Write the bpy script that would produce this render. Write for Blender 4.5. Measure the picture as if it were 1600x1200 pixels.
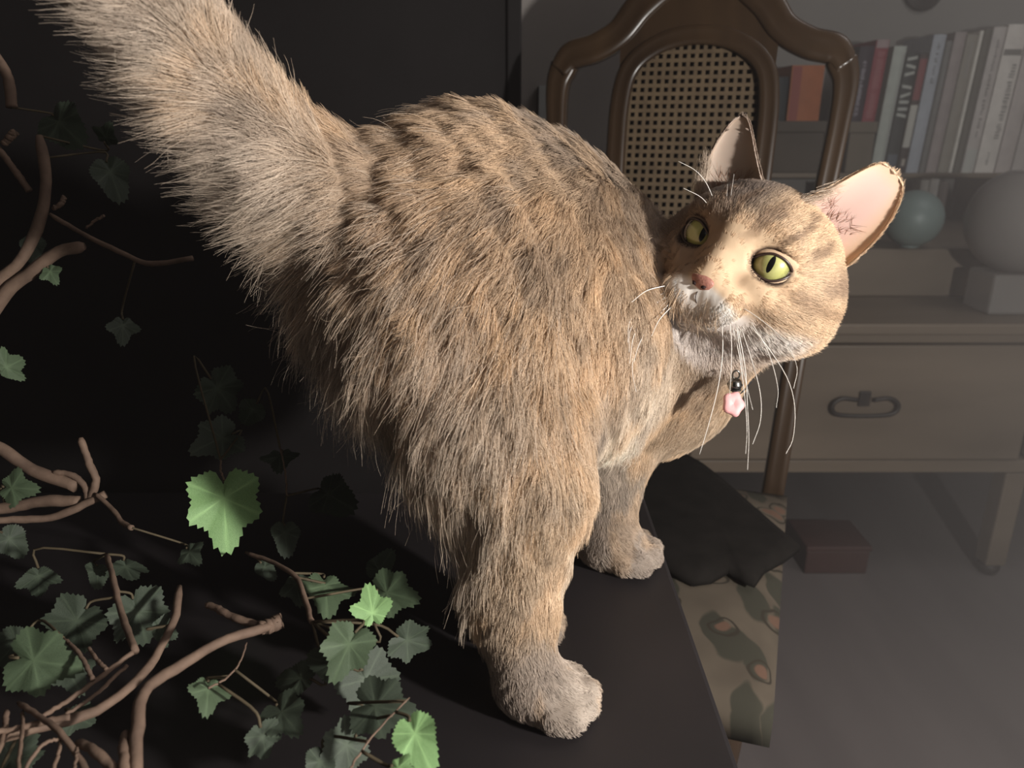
import bpy, bmesh, math, random
import numpy as np
from mathutils import Vector, Matrix
rng = np.random.default_rng(7)
random.seed(7)
for o in list(bpy.data.objects):
    bpy.data.objects.remove(o)
SC = bpy.context.scene
COL = SC.collection

# ------------------------------------------------------------------ camera
CAMZ = 0.90
PITCH = math.radians(19.0)
FPX = 1200.0                                  # focal length in pixels of the 1600 x 1200 frame
cam_d = bpy.data.cameras.new('camera')
cam_d.sensor_width = 36.0
cam_d.lens = 36.0 * FPX / 1600.0
cam_d.clip_start = 0.01
cam = bpy.data.objects.new('camera', cam_d)
COL.objects.link(cam)
cam.location = (0, 0, CAMZ)
cam.rotation_euler = (math.radians(90) - PITCH, 0, 0)
SC.camera = cam
cam_d.dof.use_dof = True; cam_d.dof.focus_distance = 0.45; cam_d.dof.aperture_fstop = 12.0

# ------------------------------------------------------------------ world, lights, exposure
world = bpy.data.worlds.new('room_air')
SC.world = world
world.use_nodes = True
bg = world.node_tree.nodes['Background']
bg.inputs[0].default_value = (0.80, 0.88, 1.0, 1)
bg.inputs[1].default_value = 0.020
def lamp(name, kind, loc, energy, col, size, target=None):
    l = bpy.data.lights.new(name, kind)
    l.energy = energy; l.color = col
    if kind == 'AREA': l.size = size
    else: l.shadow_soft_size = size
    o = bpy.data.objects.new(name, l); COL.objects.link(o); o.location = loc
    if target is not None:
        o.rotation_euler = (Vector(target) - Vector(loc)).to_track_quat('-Z', 'Y').to_euler()
    return o
key = lamp('window_light', 'POINT', (0.65, -0.12, 0.935), 50.0, (1.0, 0.96, 0.91), 0.025)
# haze added to the air in place of veiling glare, thicker to the right
wn = world.node_tree; wl = wn.links.new
geo_ = wn.nodes.new('ShaderNodeNewGeometry'); sx_ = wn.nodes.new('ShaderNodeSeparateXYZ'); wl(geo_.outputs['Position'], sx_.inputs[0])
mr_ = wn.nodes.new('ShaderNodeMapRange'); mr_.interpolation_type = 'SMOOTHSTEP'
for i_, v_ in ((1, .12), (2, 1.05), (3, .010), (4, .30)): mr_.inputs[i_].default_value = v_
wl(sx_.outputs[0], mr_.inputs[0])
vs_ = wn.nodes.new('ShaderNodeVolumeScatter'); vs_.inputs['Color'].default_value = (1.0, .90, .88, 1); wl(mr_.outputs[0], vs_.inputs['Density'])
wl(vs_.outputs[0], wn.nodes['World Output'].inputs['Volume'])
fill = lamp('overhead_fill', 'AREA', (1.25, 0.75, 2.35), 9.0, (1.0, .93, .92), 0.8, (1.25, 1.3, 0.3))  # added area light, brightens the books, wall and floor on the right
SC.view_settings.view_transform = 'Standard'
SC.view_settings.look = 'None'
SC.view_settings.exposure = 0.0
SC.view_settings.gamma = 1.0
SC.view_settings.use_curve_mapping = False
SC.cycles.max_bounces = 6; SC.cycles.diffuse_bounces = 3; SC.cycles.glossy_bounces = 3

# ------------------------------------------------------------------ helpers
CT, ST = math.cos(PITCH), math.sin(PITCH)
CR = np.array([1.0, 0, 0]); CF = np.array([0, CT, -ST]); CU = np.array([0, ST, CT]); CO = np.array([0, 0, CAMZ])
def W(px, py, d):
    """a point seen at (px, py) of the 1600 x 1200 frame, at depth d metres"""
    return CO + d * (CF + (px - 800) / FPX * CR - (py - 600) / FPX * CU)
def WZ(px, py, z):
    """the point of the horizontal plane at height z seen at (px, py)"""
    r = CF + (px - 800) / FPX * CR - (py - 600) / FPX * CU
    return CO + r * ((z - CAMZ) / r[2])
def proj(p):
    q = np.asarray(p, float) - CO
    d = q @ CF
    return (800 + FPX * (q @ CR) / d, 600 - FPX * (q @ CU) / d, d)
def nrm(v):
    v = np.asarray(v, float); return v / max(np.linalg.norm(v), 1e-12)
def link(name, data, parent=None):
    o = bpy.data.objects.new(name, data); COL.objects.link(o)
    if parent is not None: o.parent = parent
    return o
def tag(o, label=None, cat=None, group=None, kind=None):
    if label: o['label'] = label
    if cat: o['category'] = cat
    if group: o['group'] = group
    if kind: o['kind'] = kind
    return o
def empty(name, loc=(0, 0, 0)):
    o = bpy.data.objects.new(name, None); COL.objects.link(o); o.location = loc
    o.empty_display_size = 0.02
    bpy.context.view_layer.update()
    return o
def put(o, parent):
    """parent o (built in world coordinates) under parent"""
    o.parent = parent
    o.matrix_parent_inverse = Matrix.Translation(-Vector(parent.location)) if parent.parent is None else parent.matrix_world.inverted()
    return o
def mesh_obj(name, verts, faces, mat, parent=None, smooth=True):
    me = bpy.data.meshes.new(name)
    me.from_pydata([tuple(map(float, v)) for v in verts], [], [tuple(int(i) for i in f) for f in faces])
    me.update()
    if smooth: me.polygons.foreach_set('use_smooth', [True] * len(me.polygons))
    if mat: me.materials.append(mat)
    o = link(name, me)
    if parent is not None: put(o, parent)
    return o
def bm_obj(name, bm, mat, parent=None, smooth=False):
    me = bpy.data.meshes.new(name); bm.to_mesh(me); bm.free()
    if smooth: me.polygons.foreach_set('use_smooth', [True] * len(me.polygons))
    if mat: me.materials.append(mat)
    o = link(name, me)
    if parent is not None: put(o, parent)
    return o
def bm_box(bm, size, mtx=Matrix.Identity(4), bevel=0.0, seg=2):
    r = bmesh.ops.create_cube(bm, size=1.0)
    vs = r['verts']
    bmesh.ops.scale(bm, vec=size, verts=vs)
    if bevel > 0:
        es = list({e for v in vs for e in v.link_edges})
        rb = bmesh.ops.bevel(bm, geom=es, offset=bevel, segments=seg, affect='EDGES', profile=0.5)
        vs = list({v for f in rb['faces'] for v in f.verts} | {v for v in vs if v.is_valid})
    bmesh.ops.transform(bm, matrix=mtx, verts=[v for v in vs if v.is_valid])
def box(name, center, size, mat, parent=None, bevel=0.003, mtx=None):
    bm = bmesh.new()
    m = Matrix.Translation(center) if mtx is None else mtx @ Matrix.Translation(center)
    bm_box(bm, size, m, bevel)
    return bm_obj(name, bm, mat, parent)
def spline(pts, n):
    """Catmull-Rom through pts (k x m), n samples"""
    P = np.asarray(pts, float)
    Q = np.vstack([2 * P[0] - P[1], P, 2 * P[-1] - P[-2]])
    out = []
    for s in np.linspace(0, len(P) - 1, n):
        i = min(int(s), len(P) - 2); t = s - i
        a, b, c, d = Q[i], Q[i + 1], Q[i + 2], Q[i + 3]
        out.append(0.5 * (2 * b + (c - a) * t + (2 * a - 5 * b + 4 * c - d) * t * t + (3 * b - a - 3 * c + d) * t ** 3))
    return np.array(out)
def tube_geo(path, radii, sides=8, caps=True, flat=1.0):
    path = np.asarray(path, float); n = len(path)
    radii = np.broadcast_to(radii, (n,))
    T = np.gradient(path, axis=0); T /= np.linalg.norm(T, axis=1)[:, None] + 1e-12
    ref = np.array([0.13, 0.31, 0.94])
    if abs(ref @ T[0]) > 0.9: ref = np.array([0.9, 0.2, 0.1])
    u = nrm(np.cross(T[0], ref)); V = []
    for i in range(n):
        u = nrm(u - (u @ T[i]) * T[i]); w = np.cross(T[i], u)
        for k in range(sides):
            a = 2 * math.pi * k / sides
            V.append(path[i] + radii[i] * (math.cos(a) * u + flat * math.sin(a) * w))
    F = []
    for i in range(n - 1):
        for k in range(sides):
            k2 = (k + 1) % sides
            F.append((i * sides + k, i * sides + k2, (i + 1) * sides + k2, (i + 1) * sides + k))
    if caps:
        F.append(tuple(range(sides - 1, -1, -1))); F.append(tuple((n - 1) * sides + k for k in range(sides)))
    return V, F
def tube(name, path, radii, mat, parent=None, sides=8, flat=1.0):
    V, F = tube_geo(path, radii, sides, True, flat)
    return mesh_obj(name, V, F, mat, parent)
def lathe(name, prof, mat, center, parent=None, seg=28, axis=None):
    """prof: list of (radius, height)"""
    V, F = [], []
    for r, h in prof:
        for k in range(seg):
            a = 2 * math.pi * k / seg
            V.append((r * math.cos(a), r * math.sin(a), h))
    for i in range(len(prof) - 1):
        for k in range(seg):
            k2 = (k + 1) % seg
            F.append((i * seg + k, i * seg + k2, (i + 1) * seg + k2, (i + 1) * seg + k))
    V = np.array(V)
    if axis is not None:
        M = np.array(Vector((0, 0, 1)).rotation_difference(Vector(axis)).to_matrix()); V = V @ M.T
    return mesh_obj(name, V + np.asarray(center), F, mat, parent)

# ------------------------------------------------------------------ materials
def new_mat(name):
    m = bpy.data.materials.new(name); m.use_nodes = True
    nt = m.node_tree
    return m, nt, nt.nodes['Principled BSDF']
def ramp(nt, fac, stops):
    n = nt.nodes.new('ShaderNodeValToRGB'); el = n.color_ramp.elements
    while len(el) < len(stops): el.new(0.5)
    for e, (p, c) in zip(el, stops): e.position = p; e.color = (*c, 1)
    nt.links.new(fac, n.inputs[0]); return n.outputs[0]
def noise(nt, scale, detail=4, rough=0.5, stretch=None, coord='Object', dist=0.0):
    tc = nt.nodes.new('ShaderNodeTexCoord'); v = tc.outputs[coord]
    if stretch:
        mp = nt.nodes.new('ShaderNodeMapping'); mp.inputs['Scale'].default_value = stretch
        nt.links.new(v, mp.inputs[0]); v = mp.outputs[0]
    n = nt.nodes.new('ShaderNodeTexNoise'); n.inputs['Scale'].default_value = scale
    n.inputs['Detail'].default_value = detail; n.inputs['Roughness'].default_value = rough
    n.inputs['Distortion'].default_value = dist
    nt.links.new(v, n.inputs['Vector']); return n.outputs['Fac']
def bump(nt, b, fac, strength=0.3, dist=0.002):
    n = nt.nodes.new('ShaderNodeBump'); n.inputs['Strength'].default_value = strength
    n.inputs['Distance'].default_value = dist
    nt.links.new(fac, n.inputs['Height']); nt.links.new(n.outputs[0], b.inputs['Normal'])
def grain_mat(name, c1, c2, scale=8, stretch=None, rough=0.5, spec=0.5, bumpv=0.1, metal=0.0, detail=4, sheen=0.0):
    m, nt, b = new_mat(name)
    f = noise(nt, scale, detail, 0.55, stretch)
    nt.links.new(ramp(nt, f, [(0.3, c1), (0.7, c2)]), b.inputs['Base Color'])
    b.inputs['Roughness'].default_value = rough; b.inputs['Metallic'].default_value = metal
    b.inputs['Specular IOR Level'].default_value = spec
    if sheen: b.inputs['Sheen Weight'].default_value = sheen
    if bumpv: bump(nt, b, f, bumpv)
    return m
def attr_mat(name, rough=0.6, spec=0.25, attr='tint'):
    m, nt, b = new_mat(name)
    a = nt.nodes.new('ShaderNodeAttribute'); a.attribute_name = attr
    nt.links.new(a.outputs['Color'], b.inputs['Base Color'])
    b.inputs['Roughness'].default_value = rough; b.inputs['Specular IOR Level'].default_value = spec
    return m, nt, b
# ================================================================== the room
def lin_(c):
    c = np.asarray(c, float) / 255.0
    return tuple(np.where(c <= .04045, c / 12.92, ((c + .055) / 1.055) ** 2.4))
wall_m = grain_mat('wall_paint', lin_((132, 126, 122)), lin_((142, 136, 131)), 3, None, .8, .2, .05)
floor_m = grain_mat('floor_boards_finish', lin_((96, 89, 88)), lin_((116, 108, 106)), 5, (1, .15, 1), .42, .5, .05)
def plane_box(name, lo, hi, mat):
    lo = np.array(lo, float); hi = np.array(hi, float)
    o = box(name, tuple((lo + hi) / 2), tuple(hi - lo), mat, None, 0.0); o['kind'] = 'structure'; return o
plane_box('floor', (-2.2, -1.2, -.05), (2.4, 2.2, 0), floor_m)
plane_box('wall_back', (-2.2, 2.15, 0), (2.4, 2.25, 2.5), wall_m)
plane_box('wall_left', (-2.3, -1.2, 0), (-2.2, 2.25, 2.5), wall_m)
trim_m = grain_mat('trim_paint', lin_((150, 150, 148)), lin_((160, 160, 156)), 4, None, .5, .4, .02)
plane_box('wall_partition', (-1.4, 1.42, 0), (.30, 1.50, 2.5), wall_m)
plane_box('trim_1', (.046, 1.405, 0), (.066, 1.42, .955), trim_m)

# ---- tall black panel behind the cat
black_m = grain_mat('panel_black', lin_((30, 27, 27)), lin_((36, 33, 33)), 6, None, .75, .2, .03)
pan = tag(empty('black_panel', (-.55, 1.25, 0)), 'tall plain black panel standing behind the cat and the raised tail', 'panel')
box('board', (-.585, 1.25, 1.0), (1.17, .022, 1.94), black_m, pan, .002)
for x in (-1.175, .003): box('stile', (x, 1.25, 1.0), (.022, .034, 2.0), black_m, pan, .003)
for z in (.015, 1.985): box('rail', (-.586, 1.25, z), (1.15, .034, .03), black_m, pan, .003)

# ---- the black table the cat stands on
TTZ = 0.61
table_m = grain_mat('table_black_lacquer', lin_((30, 27, 28)), lin_((38, 34, 35)), 12, None, .5, .35, .02)
tb = tag(empty('table', (-.45, .12, 0)), 'plain black table under the cat, its edge beside the floral chair seat', 'table')
box('tabletop', (-.452, .09, TTZ - .014), (1.12, .96, .028), table_m, tb, .003)
for x in (-.98, .07):
    for y in (-.35, .53): box('leg', (x, y, (TTZ - .028) / 2), (.045, .045, TTZ - .028), table_m, tb, .003)
for y in (-.35, .53): box('apron', (-.455, y, TTZ - .058), (1.0, .02, .06), table_m, tb, .002)

# ---- cane-back chair
wood_m = grain_mat('chair_walnut', lin_((46, 34, 24)), lin_((66, 50, 35)), 14, (1, 1, .2), .28, .6, .06)
cane_m = grain_mat('cane_weave', lin_((82, 68, 52)), lin_((100, 84, 64)), 60, None, .6, .3, .1)
ch = empty('dining_chair', (0.20, .96, 0))
tag(ch, 'dark wooden chair with woven cane back and floral seat, behind the cat', 'chair')
BC = np.array([.203, .960]); bdir = nrm((.292, .956)); rdir = np.array([bdir[1], -bdir[0]])
def lean(z): return .015 + .13 * max(0, (z - .45) / .6) ** 1.15
def CL(x, y, z):
    p = BC + rdir * x + bdir * y
    return np.array([p[0], p[1], z])
CM = Matrix(((rdir[0], bdir[0], 0, BC[0]), (rdir[1], bdir[1], 0, BC[1]), (0, 0, 1, 0), (0, 0, 0, 1)))
KX = .000845
def cz(py): return .988 - (py - 75) * KX           # height of the back at a row of the picture
def backpt(dx, py, dy=0): z = cz(py); return CL(dx * KX, lean(z) + dy, z)
def flat_sweep(name, pts, wid, dep, mat, n=60, closed=False):
    """sweep a softly rounded rectangle along a path in the chair back; pts: (dx, py) picture units"""
    P = spline(pts, n); T = np.gradient(P, axis=0); T /= np.linalg.norm(T, axis=1)[:, None]
    Nn = np.stack([-T[:, 1], T[:, 0]], 1); V, F = [], []
    w = np.interp(np.linspace(0, 1, n), np.linspace(0, 1, len(wid)), wid) if hasattr(wid, '__len__') else np.full(n, wid)
    prof = [(-1, .55), (-.82, .95), (-.35, .8), (.35, .8), (.82, .95), (1, .55), (1, -.7), (.7, -1), (-.7, -1), (-1, -.7)]
    for i in range(n):
        for a, b in prof:
            q = P[i] + Nn[i] * a * w[i]
            V.append(backpt(q[0], q[1], -b * dep))
    m = len(prof)
    for i in range(n - 1):
        for k in range(m):
            F.append((i * m + k, i * m + (k + 1) % m, (i + 1) * m + (k + 1) % m, (i + 1) * m + k))
    F += [tuple(range(m))[::-1], tuple((n - 1) * m + k for k in range(m))]
    o = mesh_obj(name, V, F, mat, ch)
    bm = bmesh.new(); bm.from_mesh(o.data); bmesh.ops.recalc_face_normals(bm, faces=bm.faces); bm.to_mesh(o.data); bm.free()
    return o
SEATROW = 75 + (.988 - .40) / KX
for s in (-1, 1):
    flat_sweep('back_post', [(s * 176, SEATROW), (s * 186, 560), (s * 200, 330), (s * 213, 190), (s * 216, 128), (s * 207, 96)], [17, 16, 15, 15, 18, 22], .014, wood_m)
flat_sweep('crest_rail', [(-214, 104), (-196, 82), (-160, 72), (-122, 50), (-92, 12), (-52, -20), (0, -32), (52, -20), (92, 12), (122, 50), (160, 72), (196, 82), (214, 104)], [16, 22, 22, 22, 24, 26, 22, 26, 24, 22, 22, 22, 16], .016, wood_m, 90)
# shield-shaped inner frame and the solid splat above it
sh = [(-98, 560), (-106, 420), (-112, 250), (-112, 150), (-98, 98), (-55, 66), (0, 56), (55, 66), (98, 98), (112, 150), (112, 250), (106, 420), (98, 560)]
flat_sweep('cane_frame', sh, 15, .013, wood_m, 80)
flat_sweep('cane_frame_rail', [(-100, 562), (0, 570), (100, 562)], 17, .013, wood_m, 20)
V, F = [], []
top = spline([(-118, 62), (-92, 22), (-52, -8), (0, -20), (52, -8), (92, 22), (118, 62)], 25)
bot = spline([(-116, 110), (-98, 88), (-55, 58), (0, 48), (55, 58), (98, 88), (116, 110)], 25)
for dep in (-.009, .009):
    for row in (top, bot):
        for q in row: V.append(backpt(q[0], q[1], dep))
for i in range(24):
    F += [(i, i + 1, 26 + i, 25 + i), (50 + i, 75 + i, 76 + i, 51 + i), (i, 50 + i, 51 + i, i + 1), (25 + i, 26 + i, 76 + i, 75 + i)]
mesh_obj('crest_splat', V, F, wood_m, ch, False)
# cane: crossing strips with open holes between them
V, F = [], []
def strip(a, b, wx, wz, dy):
    i0 = len(V)
    nseg = 10
    for k in range(nseg + 1):
        t = k / nseg; x = a[0] + t * (b[0] - a[0]); y = a[1] + t * (b[1] - a[1])
        for ox, oy in ((-wx, -wz), (wx, wz)): V.append(backpt(x + ox, y + oy, dy))
    for k in range(nseg): F.append((i0 + 2 * k, i0 + 2 * k + 1, i0 + 2 * k + 3, i0 + 2 * k + 2))
pitch = 12.2
def half_at(y): return float(np.interp(y, [66, 78, 98, 150, 250, 420, 560], [55, 84, 98, 108, 110, 104, 98]))
for i in range(-8, 9):
    x = i * pitch; y0 = 62 + .004 * x * x
    strip((x, y0), (x, 562), 2.8, 0, .001)
y = 68
while y < 560:
    h_ = half_at(y); strip((-h_, y), (h_, y), 0, 2.8, -.0005); y += pitch
cw = mesh_obj('cane_panel', V, F, cane_m, ch, False); cw['kind'] = 'stuff'
sm = cw.modifiers.new('thickness', 'SOLIDIFY'); sm.thickness = .0010
# dark sheet added behind the cane for the shade seen through its holes
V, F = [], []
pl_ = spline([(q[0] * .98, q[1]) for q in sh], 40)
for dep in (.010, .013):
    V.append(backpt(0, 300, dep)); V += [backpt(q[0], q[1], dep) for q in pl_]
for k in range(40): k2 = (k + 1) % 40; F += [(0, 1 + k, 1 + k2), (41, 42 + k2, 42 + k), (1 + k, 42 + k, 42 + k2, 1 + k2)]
mesh_obj('cane_shade_sheet', V, F, grain_mat('cane_shade_dark', lin_((34, 30, 28)), lin_((40, 36, 33)), 60, None, .9, .1, .1), ch, False)
# seat
def fabric():
    m, nt, b = new_mat('floral_seat_fabric'); L = nt.links.new
    tc = nt.nodes.new('ShaderNodeTexCoord'); mp = nt.nodes.new('ShaderNodeMapping'); L(tc.outputs['Object'], mp.inputs[0])
    nz = nt.nodes.new('ShaderNodeTexNoise'); nz.inputs['Scale'].default_value = 16; L(mp.outputs[0], nz.inputs['Vector'])
    mixv = nt.nodes.new('ShaderNodeMixRGB'); mixv.inputs[0].default_value = .045; L(mp.outputs[0], mixv.inputs[1]); L(nz.outputs['Color'], mixv.inputs[2])
    def vor(sc, feat='F1', stretch=(1, 1, 1), rot=0):
        m2 = nt.nodes.new('ShaderNodeMapping'); m2.inputs['Scale'].default_value = stretch; m2.inputs['Rotation'].default_value = (0, 0, rot); L(mixv.outputs[0], m2.inputs[0])
        v = nt.nodes.new('ShaderNodeTexVoronoi'); v.voronoi_dimensions = '2D'; v.feature = feat; v.inputs['Scale'].default_value = sc; L(m2.outputs[0], v.inputs['Vector']); return v
    base = ramp(nt, nz.outputs['Fac'], [(.35, lin_((76, 68, 59))), (.65, lin_((90, 81, 70)))])
    def over(col_in, fac, c):
        mx = nt.nodes.new('ShaderNodeMixRGB'); L(fac, mx.inputs[0]); L(col_in, mx.inputs[1]); mx.inputs[2].default_value = (*lin_(c), 1); return mx.outputs[0]
    v1 = vor(25, 'F1', (1, .42, 1), .7); leaf = ramp(nt, v1.outputs['Distance'], [(.28, (1, 1, 1)), (.33, (0, 0, 0))])
    col = over(base, leaf, (58, 56, 48))
    v2 = vor(19, 'F1', (1, 1, 1), 0); fl = ramp(nt, v2.outputs['Distance'], [(.12, (1, 1, 1)), (.17, (0, 0, 0))]); col = over(col, fl, (96, 74, 62))
    fl2 = ramp(nt, v2.outputs['Distance'], [(.20, (0, 0, 0)), (.225, (1, 1, 1)), (.25, (1, 1, 1)), (.275, (0, 0, 0))]); col = over(col, fl2, (52, 47, 40))
    L(col, b.inputs['Base Color']); b.inputs['Roughness'].default_value = .9; b.inputs['Specular IOR Level'].default_value = .15
    return m
seat_m = fabric()
bm = bmesh.new(); NX, NY = 18, 18; grid = []
def pad_half(t): return .168 - .024 * t
for j in range(NY + 1):
    row = []
    for i in range(NX + 1):
        u = -1 + 2 * i / NX; t = j / NY
        yy = .0 - .425 * t
        z = .430 + .022 * (1 - u ** 6) * (1 - (2 * t - 1) ** 6)
        row.append(bm.verts.new(CL(u * pad_half(t), yy, z)))
    grid.append(row)
for j in range(NY):
    for i in range(NX): bm.faces.new((grid[j][i], grid[j][i + 1], grid[j + 1][i + 1], grid[j + 1][i]))
border = [grid[0][i] for i in range(NX + 1)] + [grid[j][NX] for j in range(1, NY + 1)] + [grid[NY][i] for i in range(NX - 1, -1, -1)] + [grid[j][0] for j in range(NY - 1, 0, -1)]
low = [bm.verts.new(v.co - Vector((0, 0, .03))) for v in border]
for k in range(len(border)):
    k2 = (k + 1) % len(border); bm.faces.new((border[k], border[k2], low[k2], low[k]))
bm.faces.new(low)
bmesh.ops.recalc_face_normals(bm, faces=bm.faces)
so = bm_obj('seat_pad', bm, seat_m, ch, True); so['label'] = 'seat pad in faded floral fabric'
for s in (-1, 1): box('seat_rail', (s * .115, -.19, .380), (.03, .36, .05), wood_m, ch, .006, CM)
box('seat_rail', (0, -.36, .380), (.22, .03, .05), wood_m, ch, .006, CM)
box('seat_rail', (0, .005, .380), (.32, .03, .05), wood_m, ch, .006, CM)
for s in (-1, 1):
    tube('leg', spline([CL(s * .100, -.345, .40), CL(s * .103, -.35, .33), CL(s * .095, -.345, .18), CL(s * .093, -.345, .05), CL(s * .10, -.355, 0)], 20), np.interp(np.linspace(0, 1, 20), [0, .2, .6, .9, 1], [.024, .026, .016, .013, .018]), wood_m, ch, 10)
    tube('leg', spline([CL(s * .15, .015, .41), CL(s * .16, .03, .25), CL(s * .18, .07, 0)], 14), np.linspace(.02, .014, 14), wood_m, ch, 10)
# thin dark patch lying across the seat
patch_m = grain_mat('black_patch', lin_((24, 22, 20)), lin_((32, 29, 27)), 40, None, .95, .1, .3)
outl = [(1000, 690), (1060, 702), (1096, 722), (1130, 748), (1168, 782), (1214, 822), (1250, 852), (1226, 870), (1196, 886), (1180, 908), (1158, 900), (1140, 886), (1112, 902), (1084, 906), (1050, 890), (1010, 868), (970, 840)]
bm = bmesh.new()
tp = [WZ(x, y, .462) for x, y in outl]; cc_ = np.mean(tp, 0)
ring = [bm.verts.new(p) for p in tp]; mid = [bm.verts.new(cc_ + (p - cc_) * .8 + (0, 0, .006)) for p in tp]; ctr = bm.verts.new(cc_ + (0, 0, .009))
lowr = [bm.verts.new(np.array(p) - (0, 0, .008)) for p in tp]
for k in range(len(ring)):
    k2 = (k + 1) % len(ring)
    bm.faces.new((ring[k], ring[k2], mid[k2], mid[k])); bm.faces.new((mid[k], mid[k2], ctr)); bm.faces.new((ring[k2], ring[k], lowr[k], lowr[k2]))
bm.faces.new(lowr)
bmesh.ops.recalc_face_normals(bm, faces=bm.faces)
tag(bm_obj('patch', bm, patch_m, None, True), 'black patch lying across the floral chair seat', 'patch')

# ---- low chest with a drawer, a riser and a book shelf on it
chest_m = grain_mat('chest_wood', lin_((96, 84, 72)), lin_((118, 104, 90)), 7, (.2, 1, 1), .5, .4, .06)
iron_m = grain_mat('pull_iron', lin_((44, 40, 38)), lin_((58, 52, 48)), 60, None, .5, .5, .1, .4)
CX0, CX1, CY0, CY1, CZ = .31, 1.86, 1.35, 2.12, .55
cs = tag(empty('low_chest', ((CX0 + CX1) / 2, 1.6, 0)), 'low wooden chest with a drawer and bail pull, behind the chair', 'chest')
box('top', ((CX0 + CX1) / 2, (CY0 + CY1) / 2, CZ - .011), (CX1 - CX0, CY1 - CY0, .022), chest_m, cs, .004)
box('side', (CX0 + .03, (CY0 + CY1) / 2, .39), (.022, CY1 - CY0 - .04, .29), chest_m, cs, .002)
box('side', (CX1 - .03, (CY0 + CY1) / 2, .39), (.022, CY1 - CY0 - .04, .29), chest_m, cs, .002)
box('back', ((CX0 + CX1) / 2, CY1 - .03, .39), (CX1 - CX0 - .06, .015, .29), chest_m, cs, .002)
box('bottom', ((CX0 + CX1) / 2, (CY0 + CY1) / 2, .25), (CX1 - CX0 - .06, CY1 - CY0 - .05, .016), chest_m, cs, .002)
box('rail', ((CX0 + CX1) / 2, CY0 + .03, .523), (CX1 - CX0 - .05, .024, .028), chest_m, cs, .002)
box('rail', ((CX0 + CX1) / 2, CY0 + .03, .258), (CX1 - CX0 - .05, .024, .026), chest_m, cs, .002)
for x0_, x1_ in ((.345, .985), (1.005, 1.82)):
    dr = box('drawer', ((x0_ + x1_) / 2, CY0 + .028, .390), (x1_ - x0_, .03, .232), chest_m, cs, .004)
    xm = (x0_ + x1_) / 2; yf = CY0 + .013
    bm = bmesh.new(); bm_box(bm, (.022, .006, .03), Matrix.Translation((xm, yf - .002, .402)), .002); bm_obj('pull_plate', bm, iron_m, dr)
    loop = [(xm - .014, .402), (xm - .045, .405), (xm - .062, .392), (xm - .052, .374), (xm, .370), (xm + .052, .374), (xm + .062, .392), (xm + .045, .405), (xm + .014, .402)]
    V, F = tube_geo(spline([(x, yf - .010, z) for x, z in loop], 40), .0042, 8); mesh_obj('pull_handle', V, F, iron_m, dr)
for x in (CX0 + .05, 1.0, CX1 - .05):
    for y in (CY0 + .05, CY1 - .06):
        lg = box('leg', (x, y, .132), (.042, .042, .212), chest_m, cs, .004)
        f = lathe('foot', [(0, 0), (.016, .002), (.021, .012), (.021, .022), (.016, .026), (0, .026)], iron_m, (x, y, 0.0), lg, 16)
rs = tag(empty('shelf_riser', (1.1, 1.84, CZ)), 'wooden two-tier book shelf standing on the low chest', 'shelf')
box('base', ((CX0 + CX1) / 2, 1.845, .60), (CX1 - CX0 - .02, .54, .0995), chest_m, rs, .004)
box('shelf_board', ((CX0 + CX1) / 2, 2.03, .771), (CX1 - CX0 - .04, .19, .012), chest_m, rs, .002)
for x in (CX0 + .03, 1.2, CX1 - .03): box('upright', (x, 2.035, .708), (.014, .17, .114), chest_m, rs, .002)

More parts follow.
